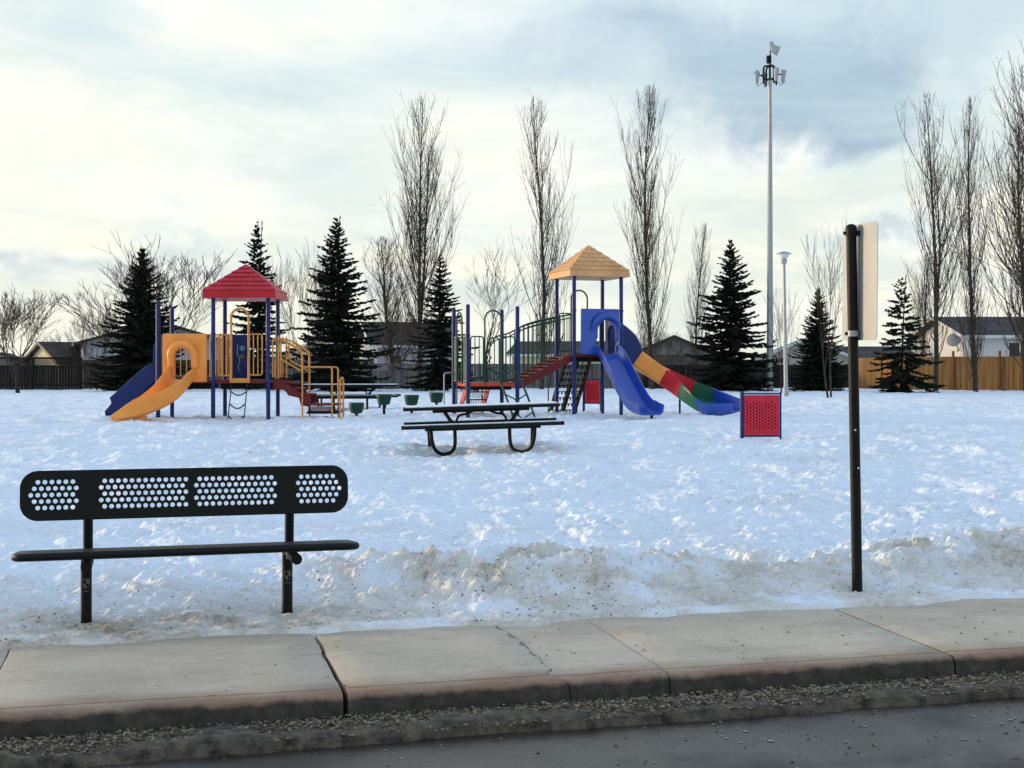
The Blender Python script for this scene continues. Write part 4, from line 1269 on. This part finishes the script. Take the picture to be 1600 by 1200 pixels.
    # wavy slide off the right side, five coloured lengths
    pts = [(U[3] + .0, .56, zt), (U[3] + .20, .56, zt - .03), (U[3] + .46, .53, zt - .22), (U[3] + .78, .44, zt - .44), (U[3] + 1.10, .28, zt - .66),
           (U[3] + 1.38, .02, zt - .86), (U[3] + 1.58, -.34, zt - 1.04), (U[3] + 1.74, -.72, zt - 1.15), (U[3] + 1.90, -1.06, zt - 1.19), (U[3] + 2.08, -1.34, zt - 1.19)]
    path = spline(pts, 8); k = len(path); cut = [0, int(k * .22), int(k * .43), int(k * .58), int(k * .75), k - 1]
    for j, mm in enumerate((NAVYS, ORANGES, REDS, mat('green_slide_plastic', (0.012, .13, .075), .33, .1, 3), BLUES)):
        seg = path[cut[j]:cut[j + 1] + 1]
        pr = [trough(.50, (.34 if j else .34 + .50 * (1 - i / len(seg)) ** 1.5) - (.16 * i / len(seg) if j == 4 else 0), .025) for i in range(len(seg))]
        rl = [math.radians(-30) * math.exp(-(((cut[j] + i) / k - .80) / .16) ** 2) for i in range(len(seg))]
        pr = [[(a * math.cos(r) - b * math.sin(r), a * math.sin(r) + b * math.cos(r)) for a, b in q] for q, r in zip(pr, rl)]
        so = MB().sweep(seg, pr).build('slide_section', mm, t, True)
    sd = plate('slide_panel', rrect(-.36, zt - .02, .36, Z(487, 28.5), .10), [[(-.22, zt - .03 + .02), (.22, zt - .01), (.22, zt + .5), (.12, zt + .62), (-.12, zt + .62), (-.22, zt + .5)]], .04,
               Matrix.Translation((U[3] + .03, .56, 0)) @ Matrix.Rotation(math.pi / 2, 4, 'Z') @ XZ, NAVYS, t, .006)
    q = path[int(k * .55)]
    MB().tube([(q.x, q.y, -.2), (q.x, q.y, q.z - .03)], .022, 10).build('slide_leg', BLACK, t, True)


right_structure()


# ------------------------------------------------------------------ fences along the back yards
def wood(name, c, c2, rough=.85):
    m = mat(name, c, rough, 0.3, 1.0, 0.4, 30, col2=c2)
    N, L = m.node_tree.nodes, m.node_tree.links
    mp = N.new('ShaderNodeMapping'); mp.inputs['Scale'].default_value = (7.2, 7.2, .25)
    tc = next(n for n in N if n.type == 'TEX_COORD'); nz = next(n for n in N if n.type == 'TEX_NOISE')
    L.new(tc.outputs['Object'], mp.inputs[0])
    for n in N:
        if n.type == 'TEX_NOISE': L.new(mp.outputs[0], n.inputs['Vector'])
    nz.inputs['Detail'].default_value = 3
    return m


W_GREY = wood('weathered_boards', (0.085, 0.080, 0.078), (0.17, 0.155, 0.145))
W_DARK = wood('dark_boards', (0.012, 0.010, 0.009), (0.030, 0.025, 0.022))
W_BROWN = wood('brown_boards', (0.035, 0.024, 0.018), (0.075, 0.052, 0.038))
W_TAN = wood('cedar_boards', (0.20, 0.10, 0.035), (0.34, 0.18, 0.068))
W_TAND = wood('cedar_posts', (0.16, 0.065, 0.02), (0.24, 0.10, 0.035))


def fence(pts, height, m, pm, label, lattice=0.0, zg=0.03, bw=0.14, gap=0.006, proud=0.0):
    """pts: xy corners; boards joined (a few pixels each), rails and posts single parts"""
    a0 = Vector((*pts[0], zg))
    t = thing('wooden_fence', a0, label, 'fence')
    boards = MB(); lat = MB(); random.seed(int(abs(a0.x) * 10))
    for (xa, ya), (xb, yb) in zip(pts, pts[1:]):
        a, b = Vector((xa, ya, zg)) - a0, Vector((xb, yb, zg)) - a0
        L = (b - a).length; d = (b - a).normalized(); nrm = Vector((d.y, -d.x, 0))
        if nrm.y > 0: nrm = -nrm
        hb = height - lattice
        k = int(L / bw)
        for i in range(k):
            c = a + d * ((i + .5) * L / k) + nrm * random.uniform(.0, .012)
            hh = hb + random.uniform(-.012, .012)
            boards.box(c + Vector((0, 0, hh / 2 - .05)), (L / k - gap, .02, hh + .1), math.atan2(d.y, d.x))
        np_ = max(1, int(round(L / 2.4)))
        for i in range(np_ + 1):
            c = a + d * (L * i / np_) + nrm * .05
            MB().box(c + Vector((0, 0, (height + proud) / 2 - .1)), (.10, .09, height + proud + .2), math.atan2(d.y, d.x)).build('fence_post', pm, t)
        for z in ((.25, hb - .2) if not lattice else (.25, hb, height)):
            MB().bar(a + Vector((0, 0, z)) - nrm * .03, b + Vector((0, 0, z)) - nrm * .03, .04, .09).build('fence_rail', pm, t)
        if lattice:
            n = int(L / .13)
            for i in range(-3, n + 1):
                for sg in (1, -1):
                    x0 = i * .13; x1 = x0 + lattice * .92
                    x0c, x1c = max(0, x0), min(L, x1)
                    if x1c - x0c < .03: continue
                    z0 = hb + .03 + (x0c - x0); z1 = hb + .03 + (x1c - x0)
                    if sg < 0: z0, z1 = height * 1 - (z0 - hb) + .0, height - (z1 - hb) + .0
                    lat.bar(a + d * x0c + Vector((0, 0, z0)) + nrm * (.006 * sg), a + d * x1c + Vector((0, 0, z1)) + nrm * (.006 * sg), .036, .010, up=(nrm.x, nrm.y, .01))
    bo = boards.build('fence_boards', m, t, kind='stuff', fix=False)
    if lattice: lat.build('lattice_strips', pm, t, kind='stuff', fix=False)
    return t


def GX(px, D): return (D * (px - CX) / F, D)


fence([GX(-260, 66), GX(128, 68)], 1.62, W_DARK, W_DARK, 'near-black fence with a lattice top behind the round bare tree at the left edge', .42)
fence([GX(130, 70), GX(330, 71)], 1.55, W_BROWN, W_GREY, 'weathered plank fence behind the bushy spruce and the navy slide')
fence([GX(331, 71.5), GX(583, 71)], 1.55, W_GREY, W_GREY, 'grey plank fence behind the red-roofed structure and the broad spruce')
fence([GX(584, 68), GX(638, 68)], 1.30, W_GREY, W_GREY, 'short pale grey fence with a lattice top right of the broad spruce', .36)
fence([GX(640, 71), GX(1000, 72)], 1.35, W_GREY, W_GREY, 'grey plank fence seen under the bridge of the tan-roofed structure')
fence([GX(1002, 72), GX(1338, 74)], 1.30, W_DARK, W_BROWN, 'dark plank fence between the wavy slide and the sign post')
fence([GX(1340, 72), GX(1420, 66.5), GX(1800, 60)], 1.66, W_TAN, W_TAND, 'new tan cedar fence along the right edge', proud=.28)


# ------------------------------------------------------------------ houses
def siding_mat(name, c):
    if name in MATS: return MATS[name]
    m = mat(name, c, .7, .06, .8)
    N, L = m.node_tree.nodes, m.node_tree.links
    tc = N.new('ShaderNodeTexCoord'); sx = N.new('ShaderNodeSeparateXYZ'); L.new(tc.outputs['Object'], sx.inputs[0])
    a = N.new('ShaderNodeMath'); a.operation = 'MULTIPLY'; a.inputs[1].default_value = 1 / .16; L.new(sx.outputs[2], a.inputs[0])
    f = N.new('ShaderNodeMath'); f.operation = 'FRACT'; L.new(a.outputs[0], f.inputs[0])
    b = N.new('ShaderNodeBump'); b.inputs['Strength'].default_value = .9; b.inputs['Distance'].default_value = .05; L.new(f.outputs[0], b.inputs['Height'])
    L.new(b.outputs[0], N['Principled BSDF'].inputs['Normal'])
    return m


ROOF = mat('asphalt_shingles', (0.035, 0.033, 0.034), .9, .35, 2.5, .6, 18, col2=(.075, .07, .07))
ROOFB = mat('brown_shingles', (0.035, 0.028, 0.024), .9, .35, 2.5, .6, 18, col2=(.07, .058, .05))
SID_W = siding_mat('white_siding', (0.62, 0.60, 0.57))
SID_G = siding_mat('grey_siding', (0.40, 0.40, 0.41))
SID_SUN = siding_mat('sunlit_cream_siding', (0.66, 0.55, 0.36))  # yellow of the low sun on the walls put into the siding colour
SID_B = siding_mat('beige_siding', (0.46, 0.41, 0.33))
GLASS = mat('dark_window_glass', (0.02, 0.022, 0.025), .08, .2, 2)
TRIM_W = mat('white_trim', (0.62, 0.60, 0.56), .5, .05, 3); TRIM_D = mat('brown_trim', (0.05, 0.04, 0.033), .6, .1, 3)


def house(loc, rz, w, d, h, rise, m, roofm, label, ridge='x', over=.45, windows=(), vent=True, dish=None, cat='house', trim=None):
    """box of walls with gables under a pitched roof; local x along the front, front faces -y"""
    t = thing('house', loc, label, cat, rz); TRIM = trim or TRIM_W
    wl = MB()
    if ridge == 'x':
        g = [(0, h), (d / 2, h + rise), (d, h)]
        pl = [(0, y, z) for y, z in [(0, -1)] + g + [(d, -1)]]
        wl.prism(pl, (0, 0, 0), (w, 0, 0))
    else:
        pl = [(x, 0, z) for x, z in [(0, -1), (0, h), (w / 2, h + rise), (w, h), (w, -1)]]
        wl.prism(pl, (0, 0, 0), (0, d, 0))
    wl.build('wall', m, t)
    half = (d if ridge == 'x' else w) / 2; sl = rise / half; tk = .14
    rf = MB()
    for sgn in (0, 1):
        e = -over; zz = h - over * sl
        if ridge == 'x':
            y0, y1 = (e, half) if not sgn else (d + over, half)
            q = [(-over, y0, zz + .02), (w + over, y0, zz + .02), (w + over, y1, h + rise + .02), (-over, y1, h + rise + .02)]
        else:
            x0, x1 = (e, half) if not sgn else (w + over, half)
            q = [(x0, -over, zz + .02), (x0, d + over, zz + .02), (x1, d + over, h + rise + .02), (x1, -over, h + rise + .02)]
        rf.prism(q, (0, 0, 0), (0, 0, tk))
    ro = rf.build('roof', roofm, t)
    fz = h - over * sl + .06
    if ridge == 'x':
        MB().box((w / 2, -over - .015, fz), (w + 2 * over, .03, .17)).build('gutter_board', TRIM, ro)
        for x in (-over - .012, w + over + .012):
            for ya, yb in ((-over, half), (d + over, half)): MB().bar((x, ya, fz + .02), (x, yb, h + rise + .08), .024, .18).build('barge_board', TRIM, ro)
    else:
        for x in (-over - .015, w + over + .015): MB().box((x, d / 2, fz), (.03, d + 2 * over, .17)).build('gutter_board', TRIM, ro)
        for xa, xb in ((-over, half), (w + over, half)): MB().bar((xa, -over - .012, fz + .02), (xb, -over - .012, h + rise + .08), .024, .18).build('barge_board', TRIM, ro)
    if vent: MB().tube([(w * .62, d * .45, h + rise * .6), (w * .62, d * .45, h + rise + .35)], .09, 10).build('roof_vent', ROOFB, ro, True)
    for (x, z, ww, hh) in windows:
        f = MB()
        for cx, cz, sx_, sz_ in ((x, z + hh / 2 + .03, ww + .16, .09), (x, z - hh / 2 - .03, ww + .16, .09), (x - ww / 2 - .03, z, .09, hh), (x + ww / 2 + .03, z, .09, hh), (x, z, .06, hh)):
            f.box((cx, -.03, cz), (sx_, .08, sz_))
        wo = f.build('window', TRIM, t)
        for s in (-1, 1): MB().box((x + s * (ww / 4 + .008), -.015, z), (ww / 2 - .045, .02, hh - .004)).build('pane', GLASS, wo)
    if dish:
        x, y, z = dish
        MB().lathe((0, 0, 0), [(.02, 0), (.2, .012), (.34, .05), (.40, .085), (.39, .09)], 20).build('satellite_dish', LAMPGREY, t, True).matrix_local = Matrix.Translation((x, y, z)) @ Matrix.Rotation(math.radians(68), 4, 'X') @ Matrix.Rotation(math.radians(-25), 4, 'Y')
        MB().tube([(x, y, z - .05), (x + .25, y - .1, z - .5), (x + .3, y + .35, z - .6)], .03, 8).build('dish_arm', BLACK, t, True)
    return t


# right: long bungalow behind the cedar fence, gable end lit by the low sun
a = GX(1512, 75)
house((a[0], a[1], 0), 0, 16, 9.6, 2.95, 1.10, SID_W, ROOF, 'white bungalow with dark roof and satellite dish behind the cedar fence', 'x', .5,
      windows=((2.9, 2.15, 1.25, .85),), dish=(-.35, 1.3, 2.72))
# left: gabled house behind the bushy spruce
a = GX(129, 80)
house((a[0], a[1], 0), math.radians(20), 8.6, 8, 2.65, 1.25, SID_G, ROOFB, 'grey gabled house behind the bushy spruce on the left', 'y', .5, trim=TRIM_D)
a = GX(126, 80.2)
house((a[0] - 1.55, a[1] + 1.0, 0), math.radians(38), 2.2, 6, 1.5, 1.15, SID_SUN, ROOFB, 'low side wing with sunlight-coloured walls left of the grey gabled house', 'x', .35, vent=False, cat='house wing', trim=TRIM_D)
a = GX(-40, 84)
house((a[0], a[1], 0), math.radians(15), 3.2, 6, 1.3, .7, SID_G, ROOFB, 'low shed roof at the left edge behind the lattice fence', 'y', .3, vent=False, cat='shed', trim=TRIM_D)
# between broad spruce and poplar
a = GX(590, 80)
house((a[0], a[1], 0), math.radians(14), 4.6, 8, 2.55, 1.35, SID_G, ROOFB, 'grey house with a large window between broad spruce and tall poplar', 'x', .5,
      windows=((1.05, 1.35, .75, 1.15), (3.6, 1.5, .9, .9)))
# pale low house seen through the stair rails and the broad spruce
a = GX(430, 96)
house((a[0], a[1], 0), math.radians(-24), 8.2, 8, 1.9, 1.25, SID_SUN, ROOF, 'cream house seen through the branches of the broad spruce', 'y', .4, vent=False)
# pale buildings behind the bridge
a = GX(800, 98)
house((a[0], a[1], 0), math.radians(-12), 8.5, 7, 2.15, .9, SID_SUN, ROOF, 'low house with sunlight-coloured walls behind the bridge railing', 'x', .4)
# gable between the poplar and the tall right spruce
a = GX(985, 84)
house((a[0], a[1], 0), math.radians(-4), 5.4, 9, 1.9, 1.15, SID_G, ROOFB, 'grey gable with dark roof behind the wavy slide', 'y', .5, vent=False, trim=TRIM_D)
a = GX(1022, 80)
house((a[0], a[1], 0), math.radians(3), 3.7, 3, 1.05, .75, SID_B, ROOFB, 'low dark-roofed garage in front of the grey gable', 'x', .35, vent=False, cat='garage')
# right of the mast
a = GX(1188, 84)
house((a[0], a[1], 0), math.radians(-8), 5.6, 7, 1.75, 1.15, SID_B, ROOF, 'beige house behind the floodlight mast and park lamp', 'y', .4)
a = GX(1322, 88)
house((a[0], a[1], 0), math.radians(6), 5.0, 7, 1.55, .95, SID_W, ROOF, 'low white house between the sign post and the drooping spruce', 'x', .4, vent=False)


# ------------------------------------------------------------------ trees
class Twigs:
    """three-sided tapering tubes collected in arrays"""
    def __init__(self): self.v, self.f = [], []

    def path(self, pts, r0, r1, n=3):
        k = len(pts); o = len(self.v)
        for i, p in enumerate(pts):
            a, b = pts[max(i - 1, 0)], pts[min(i + 1, k - 1)]
            t = (b[0] - a[0], b[1] - a[1], b[2] - a[2])
            l = math.sqrt(t[0] ** 2 + t[1] ** 2 + t[2] ** 2) or 1e-6
            t = (t[0] / l, t[1] / l, t[2] / l)
            u = (1, 0, 0) if abs(t[0]) < .8 else (0, 1, 0)
            s = (t[1] * u[2] - t[2] * u[1], t[2] * u[0] - t[0] * u[2], t[0] * u[1] - t[1] * u[0])
            l = math.sqrt(s[0] ** 2 + s[1] ** 2 + s[2] ** 2); s = (s[0] / l, s[1] / l, s[2] / l)
            w = (s[1] * t[2] - s[2] * t[1], s[2] * t[0] - s[0] * t[2], s[0] * t[1] - s[1] * t[0])
            r = r0 + (r1 - r0) * i / max(1, k - 1)
            for j in range(n):
                c, q = math.cos(2 * math.pi * j / n) * r, math.sin(2 * math.pi * j / n) * r
                self.v.append((p[0] + s[0] * c + w[0] * q, p[1] + s[1] * c + w[1] * q, p[2] + s[2] * c + w[2] * q))
        for i in range(k - 1):
            for j in range(n):
                jj = (j + 1) % n
                self.f.append((o + i * n + j, o + i * n + jj, o + (i + 1) * n + jj, o + (i + 1) * n + j))

    def mesh(self, name, m, smooth=True):
        me = bpy.data.meshes.new(name); me.from_pydata(self.v, [], self.f); me.materials.append(m)
        if smooth: me.polygons.foreach_set('use_smooth', [True] * len(me.polygons))
        return me


BARK = mat('grey_brown_bark', (0.040, 0.034, 0.028), .9, .35, 3, .5, 12, col2=(.085, .072, .058))
TWIG = mat('bare_twigs', (0.045, 0.036, 0.028), .9, .3, 2, col2=(.085, .068, .05))
BARKD = mat('dark_bark', (0.022, 0.018, 0.014), .9, .35, 3, .5, 12, col2=(.05, .042, .034))
NEEDLE = mat('spruce_needles', (0.008, 0.014, 0.010), .8, .45, 2.5, col2=(.020, .030, .020), spec=.15)


def wander(rnd, p, d, L, segs, jit, up):
    """polyline from p along d, drifting; up>0 pulls towards the vertical"""
    pts = [p]; d = Vector(d)
    for i in range(segs):
        d = (d + Vector((rnd.gauss(0, jit), rnd.gauss(0, jit), rnd.gauss(0, jit) + up))).normalized()
        q = pts[-1]; st = L / segs
        pts.append((q[0] + d.x * st, q[1] + d.y * st, q[2] + d.z * st))
    return pts, d


def poplar(seed, H=14.0, wid=0.11, nb=95, leaders=1, bare_to=.08):
    """upright bare poplar: straight trunk, steep branches hugging it, long whippy twigs"""
    rnd = random.Random(seed); tr, cr = Twigs(), Twigs()
    for ld in range(leaders):
        if ld == 0: pts, _ = wander(rnd, (0, 0, -.3), (0, 0, 1), H + .3, 14, .022, .02)
        else:
            b = pts0[3]; pts, _ = wander(rnd, b, (.10 * (1 if ld % 2 else -1), rnd.uniform(-.1, .1), 1), H * rnd.uniform(.58, .66), 11, .03, .05)
        if ld == 0: pts0 = pts
        tr.path(pts, H * (.0095 if ld == 0 else .006), .010, 8)
        base_z, top_z = pts[0][2], pts[-1][2]
        n = nb if ld == 0 else int(nb * .55)
        for k in range(n):
            f = bare_to + (1 - bare_to) * ((k + rnd.random()) / n) ** 1.25
            if ld: f = max(f, .12)
            fi = f * (len(pts) - 1); i = min(int(fi), len(pts) - 2); g = fi - i
            p = tuple(pts[i][c] + (pts[i + 1][c] - pts[i][c]) * g for c in range(3))
            env = math.sin(math.pi * min(1, (f + .12) / 1.12) ** .75) ** .7
            az = rnd.random() * 6.283; L = H * (.06 + .32 * env) * rnd.uniform(.4, 1.1)
            L = min(L, (top_z - p[2]) * .92 + .25)
            out = rnd.uniform(.35, .90) * (wid / .11)
            bp, bd = wander(rnd, p, (math.cos(az) * out, math.sin(az) * out, 1), L, 8, .06, .24)
            r0 = max(.009, .0038 * L + .005)
            (tr if r0 > .022 else cr).path(bp, r0, .005, 4)
            for q in range(int(2 + L * 1.5)):
                j = rnd.randint(1, 6); s = bp[j]; l2 = L * rnd.uniform(.18, .48)
                a2 = rnd.random() * 6.283
                tp, td = wander(rnd, s, (bd.x + math.cos(a2) * .45, bd.y + math.sin(a2) * .45, .9), l2, 4, .09, .22)
                cr.path(tp, .009, .0045)
                for _ in range(1):
                    s3 = tp[rnd.randint(1, 3)]; a3 = rnd.random() * 6.283
                    t3, _d = wander(rnd, s3, (td.x + math.cos(a3) * .7, td.y + math.sin(a3) * .7, .7), l2 * rnd.uniform(.25, .5), 2, .14, .12)
                    cr.path(t3, .006, .0035)
    return tr.mesh('poplar_trunk', BARK), cr.mesh('poplar_crown', TWIG)


def roundtree(seed, H=7.0, spread=.55, stems=1, depth=5, twig=.006, upward=.10, first=.22, kid=(5, 4, 3, 3, 2)):
    """spreading bare tree, forking again and again"""
    rnd = random.Random(seed); tr, cr = Twigs(), Twigs()

    def grow(p, d, L, r, lev):
        pts, dd = wander(rnd, p, d, L, 5, .065 if lev else .03, upward * (.5 if lev == 0 else 1))
        r1 = max(r * .62, twig * .7)
        (tr if lev <= 1 else cr).path(pts, r, r1 if lev < depth else twig * .6, 7 if lev == 0 else (5 if lev == 1 else 3))
        if lev >= depth: return
        kids = kid[min(lev, len(kid) - 1)]
        for k in range(kids):
            j = 5 if k < 2 else rnd.randint(2, 5)
            az = rnd.random() * 6.283; sp = spread * rnd.uniform(.55, 1.2)
            v = Vector((dd.x + math.cos(az) * sp, dd.y + math.sin(az) * sp, dd.z + rnd.uniform(-.1, .1) * sp)).normalized()
            grow(pts[j], v, L * rnd.uniform(.62, .88), max(r1 * rnd.uniform(.6, .85), twig), lev + 1)
    for s in range(stems):
        a = s * 2.4; o = .0 if stems == 1 else .14
        grow((math.cos(a) * o, math.sin(a) * o, -.2), Vector((math.cos(a) * o * 1.6, math.sin(a) * o * 1.6, 1)).normalized(), H * first, H * .012 / math.sqrt(stems), 0)
    return tr.mesh('tree_trunk', BARKD), cr.mesh('tree_crown', TWIG)


def spruce(seed, H=8.5, R=1.75, droop=.25, dens=1.0, gap=.21, low=.03, open_=0.0):
    """spruce: whorls of boughs, each bough a spine with needled side shoots"""
    rnd = random.Random(seed); tr = Twigs(); V, Fc = [], []
    tp, _ = wander(rnd, (0, 0, -.3), (0, 0, 1), H + .3, 10, .012, .05)
    tr.path(tp, H * .014, .012, 8)

    def blade(p, d, L, w, roll):
        """needled shoot: two crossed slim leaves"""
        d = d.normalized(); s = d.cross(Vector((0, 0, 1)))
        if s.length < .01: s = Vector((1, 0, 0))
        s.normalize(); u = s.cross(d)
        for a in (roll, roll + 1.57):
            q = s * math.cos(a) + u * math.sin(a)
            o = len(V); m1 = p + d * (L * .35)
            V.extend([tuple(p), tuple(m1 + q * w), tuple(p + d * L), tuple(m1 - q * w)]); Fc.append((o, o + 1, o + 2, o + 3))
    z = H * low; whorl = 0
    while z < H * .985:
        f = z / H
        rad = R * ((1 - f) ** .9) * (1 + .14 * rnd.uniform(-1, 1)) + .03
        if f < .10: rad *= .80 + f * 2
        nb = max(4, int((5 + 5 * (1 - f)) * dens)); a0 = rnd.random() * 6.28
        for k in range(nb):
            az = a0 + 6.283 * k / nb + rnd.uniform(-.25, .25)
            L = rad * rnd.choice((.55, .75, .9, 1.0, 1.08, 1.2)) * rnd.uniform(.9, 1.1)
            el = .55 * f * f + .10 - droop * (1 - f) + rnd.uniform(-.17, .17)
            d = Vector((math.cos(az) * math.cos(el), math.sin(az) * math.cos(el), math.sin(el)))
            n = max(3, int(L / .16)); p = Vector((tp[0][0], tp[0][1], z + rnd.uniform(-.12, .12))); pts = [tuple(p)]
            for i in range(n):
                g = i / n
                d = (d + Vector((rnd.gauss(0, .04), rnd.gauss(0, .04), -.035 * (1 - g) + .075 * g))).normalized()
                p = p + d * (L / n); pts.append(tuple(p))
                side = d.cross(Vector((0, 0, 1))).normalized()
                sl = (.17 + .32 * L * (1 - g) * .55) * rnd.uniform(.7, 1.15) * min(1, .30 + 2.4 * (1 - f))
                if g < open_: continue
                for sg in (-1, 1):
                    for rep in range(2):
                        dv = (d * rnd.uniform(.55, 1.0) + side * sg * rnd.uniform(.6, 1.0) + Vector((0, 0, rnd.uniform(-.75, .15))))
                        blade(p - d * rnd.uniform(0, L / n), dv, sl, .040 + .03 * rnd.random(), rnd.random() * 3)
                blade(p, d + Vector((0, 0, rnd.uniform(-.5, .35))), .22 * min(1, .30 + 2.4 * (1 - f)), .04 * min(1, .3 + 2.4 * (1 - f)), rnd.random() * 3)
            tl = min(1, .30 + 2.4 * (1 - f)); blade(p, d, .20 * tl, .035 * tl, 0); blade(p, d, .15 * tl, .05 * tl, .8)
            tr.path(pts, .018, .006, 3)
        z += gap * (1 - .35 * f) * rnd.uniform(.8, 1.2); whorl += 1
    top = Vector(tp[-1])
    for k in range(9):
        a = rnd.random() * 6.28; zz = H - .10 - .5 * rnd.random()
        blade(Vector((tp[-1][0], tp[-1][1], zz)), Vector((math.cos(a) * .3, math.sin(a) * .3, .9)), .17, .018, a)
    me = bpy.data.meshes.new('spruce_crown'); me.from_pydata(V, [], Fc); me.materials.append(NEEDLE)
    return tr.mesh('spruce_trunk', BARKD), me


def plant_tree(name, meshes, px, ytop, D, Href, label, rz=0.0, group=None, wide=1.0, lean=0.0, cat='tree'):
    x = D * (px - CX) / F; zg = 0.03 if D > 35 else snow_z(x, D)
    H = CAMZ + D * (HY - ytop) / F - zg; k = H / Href
    t = thing(name, (x, D, zg), label, cat, rz, group); t.scale = (k * wide, k * wide, k)
    t.rotation_euler = (0, lean, rz)
    link('trunk', meshes[0], t); link('crown', meshes[1], t)
    return t


PA = poplar(1, 14, .15, 95, 2); PB = poplar(2, 14, .11, 85); PC = poplar(3, 14, .105, 120); PD = poplar(4, 14, .135, 50, 2, .10); PE = poplar(5, 14, .085, 90, 1, .015)
G = 'bare upright poplars along the back fence'
plant_tree('poplar_tree', PA, 655, 155, 68, 14, 'widest bare poplar, twin-topped, left of the bridge structure', 0.3, G, .95)
plant_tree('poplar_tree', PB, 846, 160, 68, 14, 'bare poplar directly behind the tan tower roof', 1.1, G, .95)
plant_tree('poplar_tree', PC, 1018, 135, 68, 14, 'dense bare poplar right of the tan tower roof', 2.0, G, .84)
plant_tree('poplar_tree', PB, 1090, 352, 74, 14, 'small thin poplar left of the tall right-hand spruce', 2.6, G, 1.0)
plant_tree('poplar_tree', PD, 1462, 150, 60, 14, 'bare poplar with forked trunk before the satellite dish gable', 4.0, G, 1.0)
plant_tree('poplar_tree', PE, 1525, 150, 59, 14, 'bare poplar with a dark bushy foot before the cedar fence', 5.0, G, .9)
plant_tree('poplar_tree', PA, 1604, 82, 62, 14, 'tallest bare poplar cut by the right edge', .9, G, 1.15)
plant_tree('poplar_tree', PC, 1441, 395, 76, 14, 'short brownish poplar behind the drooping spruce', .4, G, 1.25)
plant_tree('poplar_tree', PC, 615, 372, 72, 14, 'low bushy poplar at the foot of the twin-topped one', 3.4, G, 1.9)

RA = roundtree(11, 7.0, .46, 1, 6, .008, .05, .23, (6, 4, 3, 3, 2)); RB = roundtree(12, 7.0, .50, 3, 5, .008, .05, .25, (4, 4, 3, 3, 2)); RC = roundtree(13, 7.0, .40, 2, 4, .008, .05, .30, (4, 3, 3, 2))
RD = roundtree(14, 7.0, .55, 1, 5, .009, .02, .27, (5, 3, 3, 2))
G = 'bare spreading trees'
plant_tree('bare_tree', RA, 28, 425, 58, 6.2, 'round-crowned bare tree before the lattice fence at the left edge', .5, G, 1.45)
plant_tree('bare_tree', RB, 232, 372, 74, 6.2, 'large thin-twigged bare tree behind the bushy spruce', 1.5, G, 1.5)
plant_tree('bare_tree', RB, 476, 378, 76, 6.2, 'bare tree between red roof and broad spruce', 2.5, G, .7)
plant_tree('bare_tree', RD, 760, 402, 66, 6.2, 'bare tree behind the low deck of the bridge structure', 3.3, G, .85)
plant_tree('bare_tree', RC, 1298, 350, 45, 6.6, 'slender forked bare tree standing free right of the park lamp', 1.2, G, .72)
plant_tree('bare_tree', RC, 1222, 452, 56, 6.6, 'small bare tree between mast and park lamp', 4.2, G, .8)
plant_tree('bare_tree', RD, 1640, 300, 56, 6.2, 'bare tree with arching limbs at the right edge', .2, G, 1.0)

plant_tree('bare_shrub', RB, 1028, 505, 71, 6.2, 'brown bare shrub at the foot of the dense poplar', 2.9, None, 1.2, cat='shrub')
plant_tree('bare_shrub', RB, 148, 470, 66, 6.2, 'low bare shrub before the left house wing', .9, None, 1.1, cat='shrub')
SA = spruce(21, 8.5, 3.0, .22, 1.2, .20); SB = spruce(22, 8.5, 2.5, .20, 1.05, .24); SC = spruce(23, 8.5, 2.0, .28, .95, .31, .05); SD = spruce(24, 6.0, 1.9, .40, 1.0, .33, .06, .05)
G = 'dark spruces along the park edge'
plant_tree('spruce_tree', SA, 222, 385, 62, 8.5, 'bushy spruce behind the navy slide', .4, G, 1.0)
plant_tree('spruce_tree', SC, 401, 346, 66, 8.5, 'spruce standing right behind the red roof', 1.0, G, 1.0)
plant_tree('spruce_tree', SB, 526, 338, 62, 8.5, 'broadest spruce, right of the red-roofed structure', 2.2, G, 1.08)
plant_tree('spruce_tree', SC, 689, 398, 62, 8.5, 'spruce left of the bridge structure before the twin-topped poplar', 2.9, G, 1.25)
plant_tree('spruce_tree', SB, 1142, 374, 62, 8.5, 'tall spruce beyond the end of the wavy slide', 4.4, G, 1.15)
plant_tree('spruce_tree', SA, 1279, 448, 62, 8.5, 'small spruce behind the slender forked tree', 5.2, G, .85)
plant_tree('spruce_tree', SD, 1408, 431, 58, 6.0, 'drooping open-branched spruce right of the sign post', .7, G, .95)
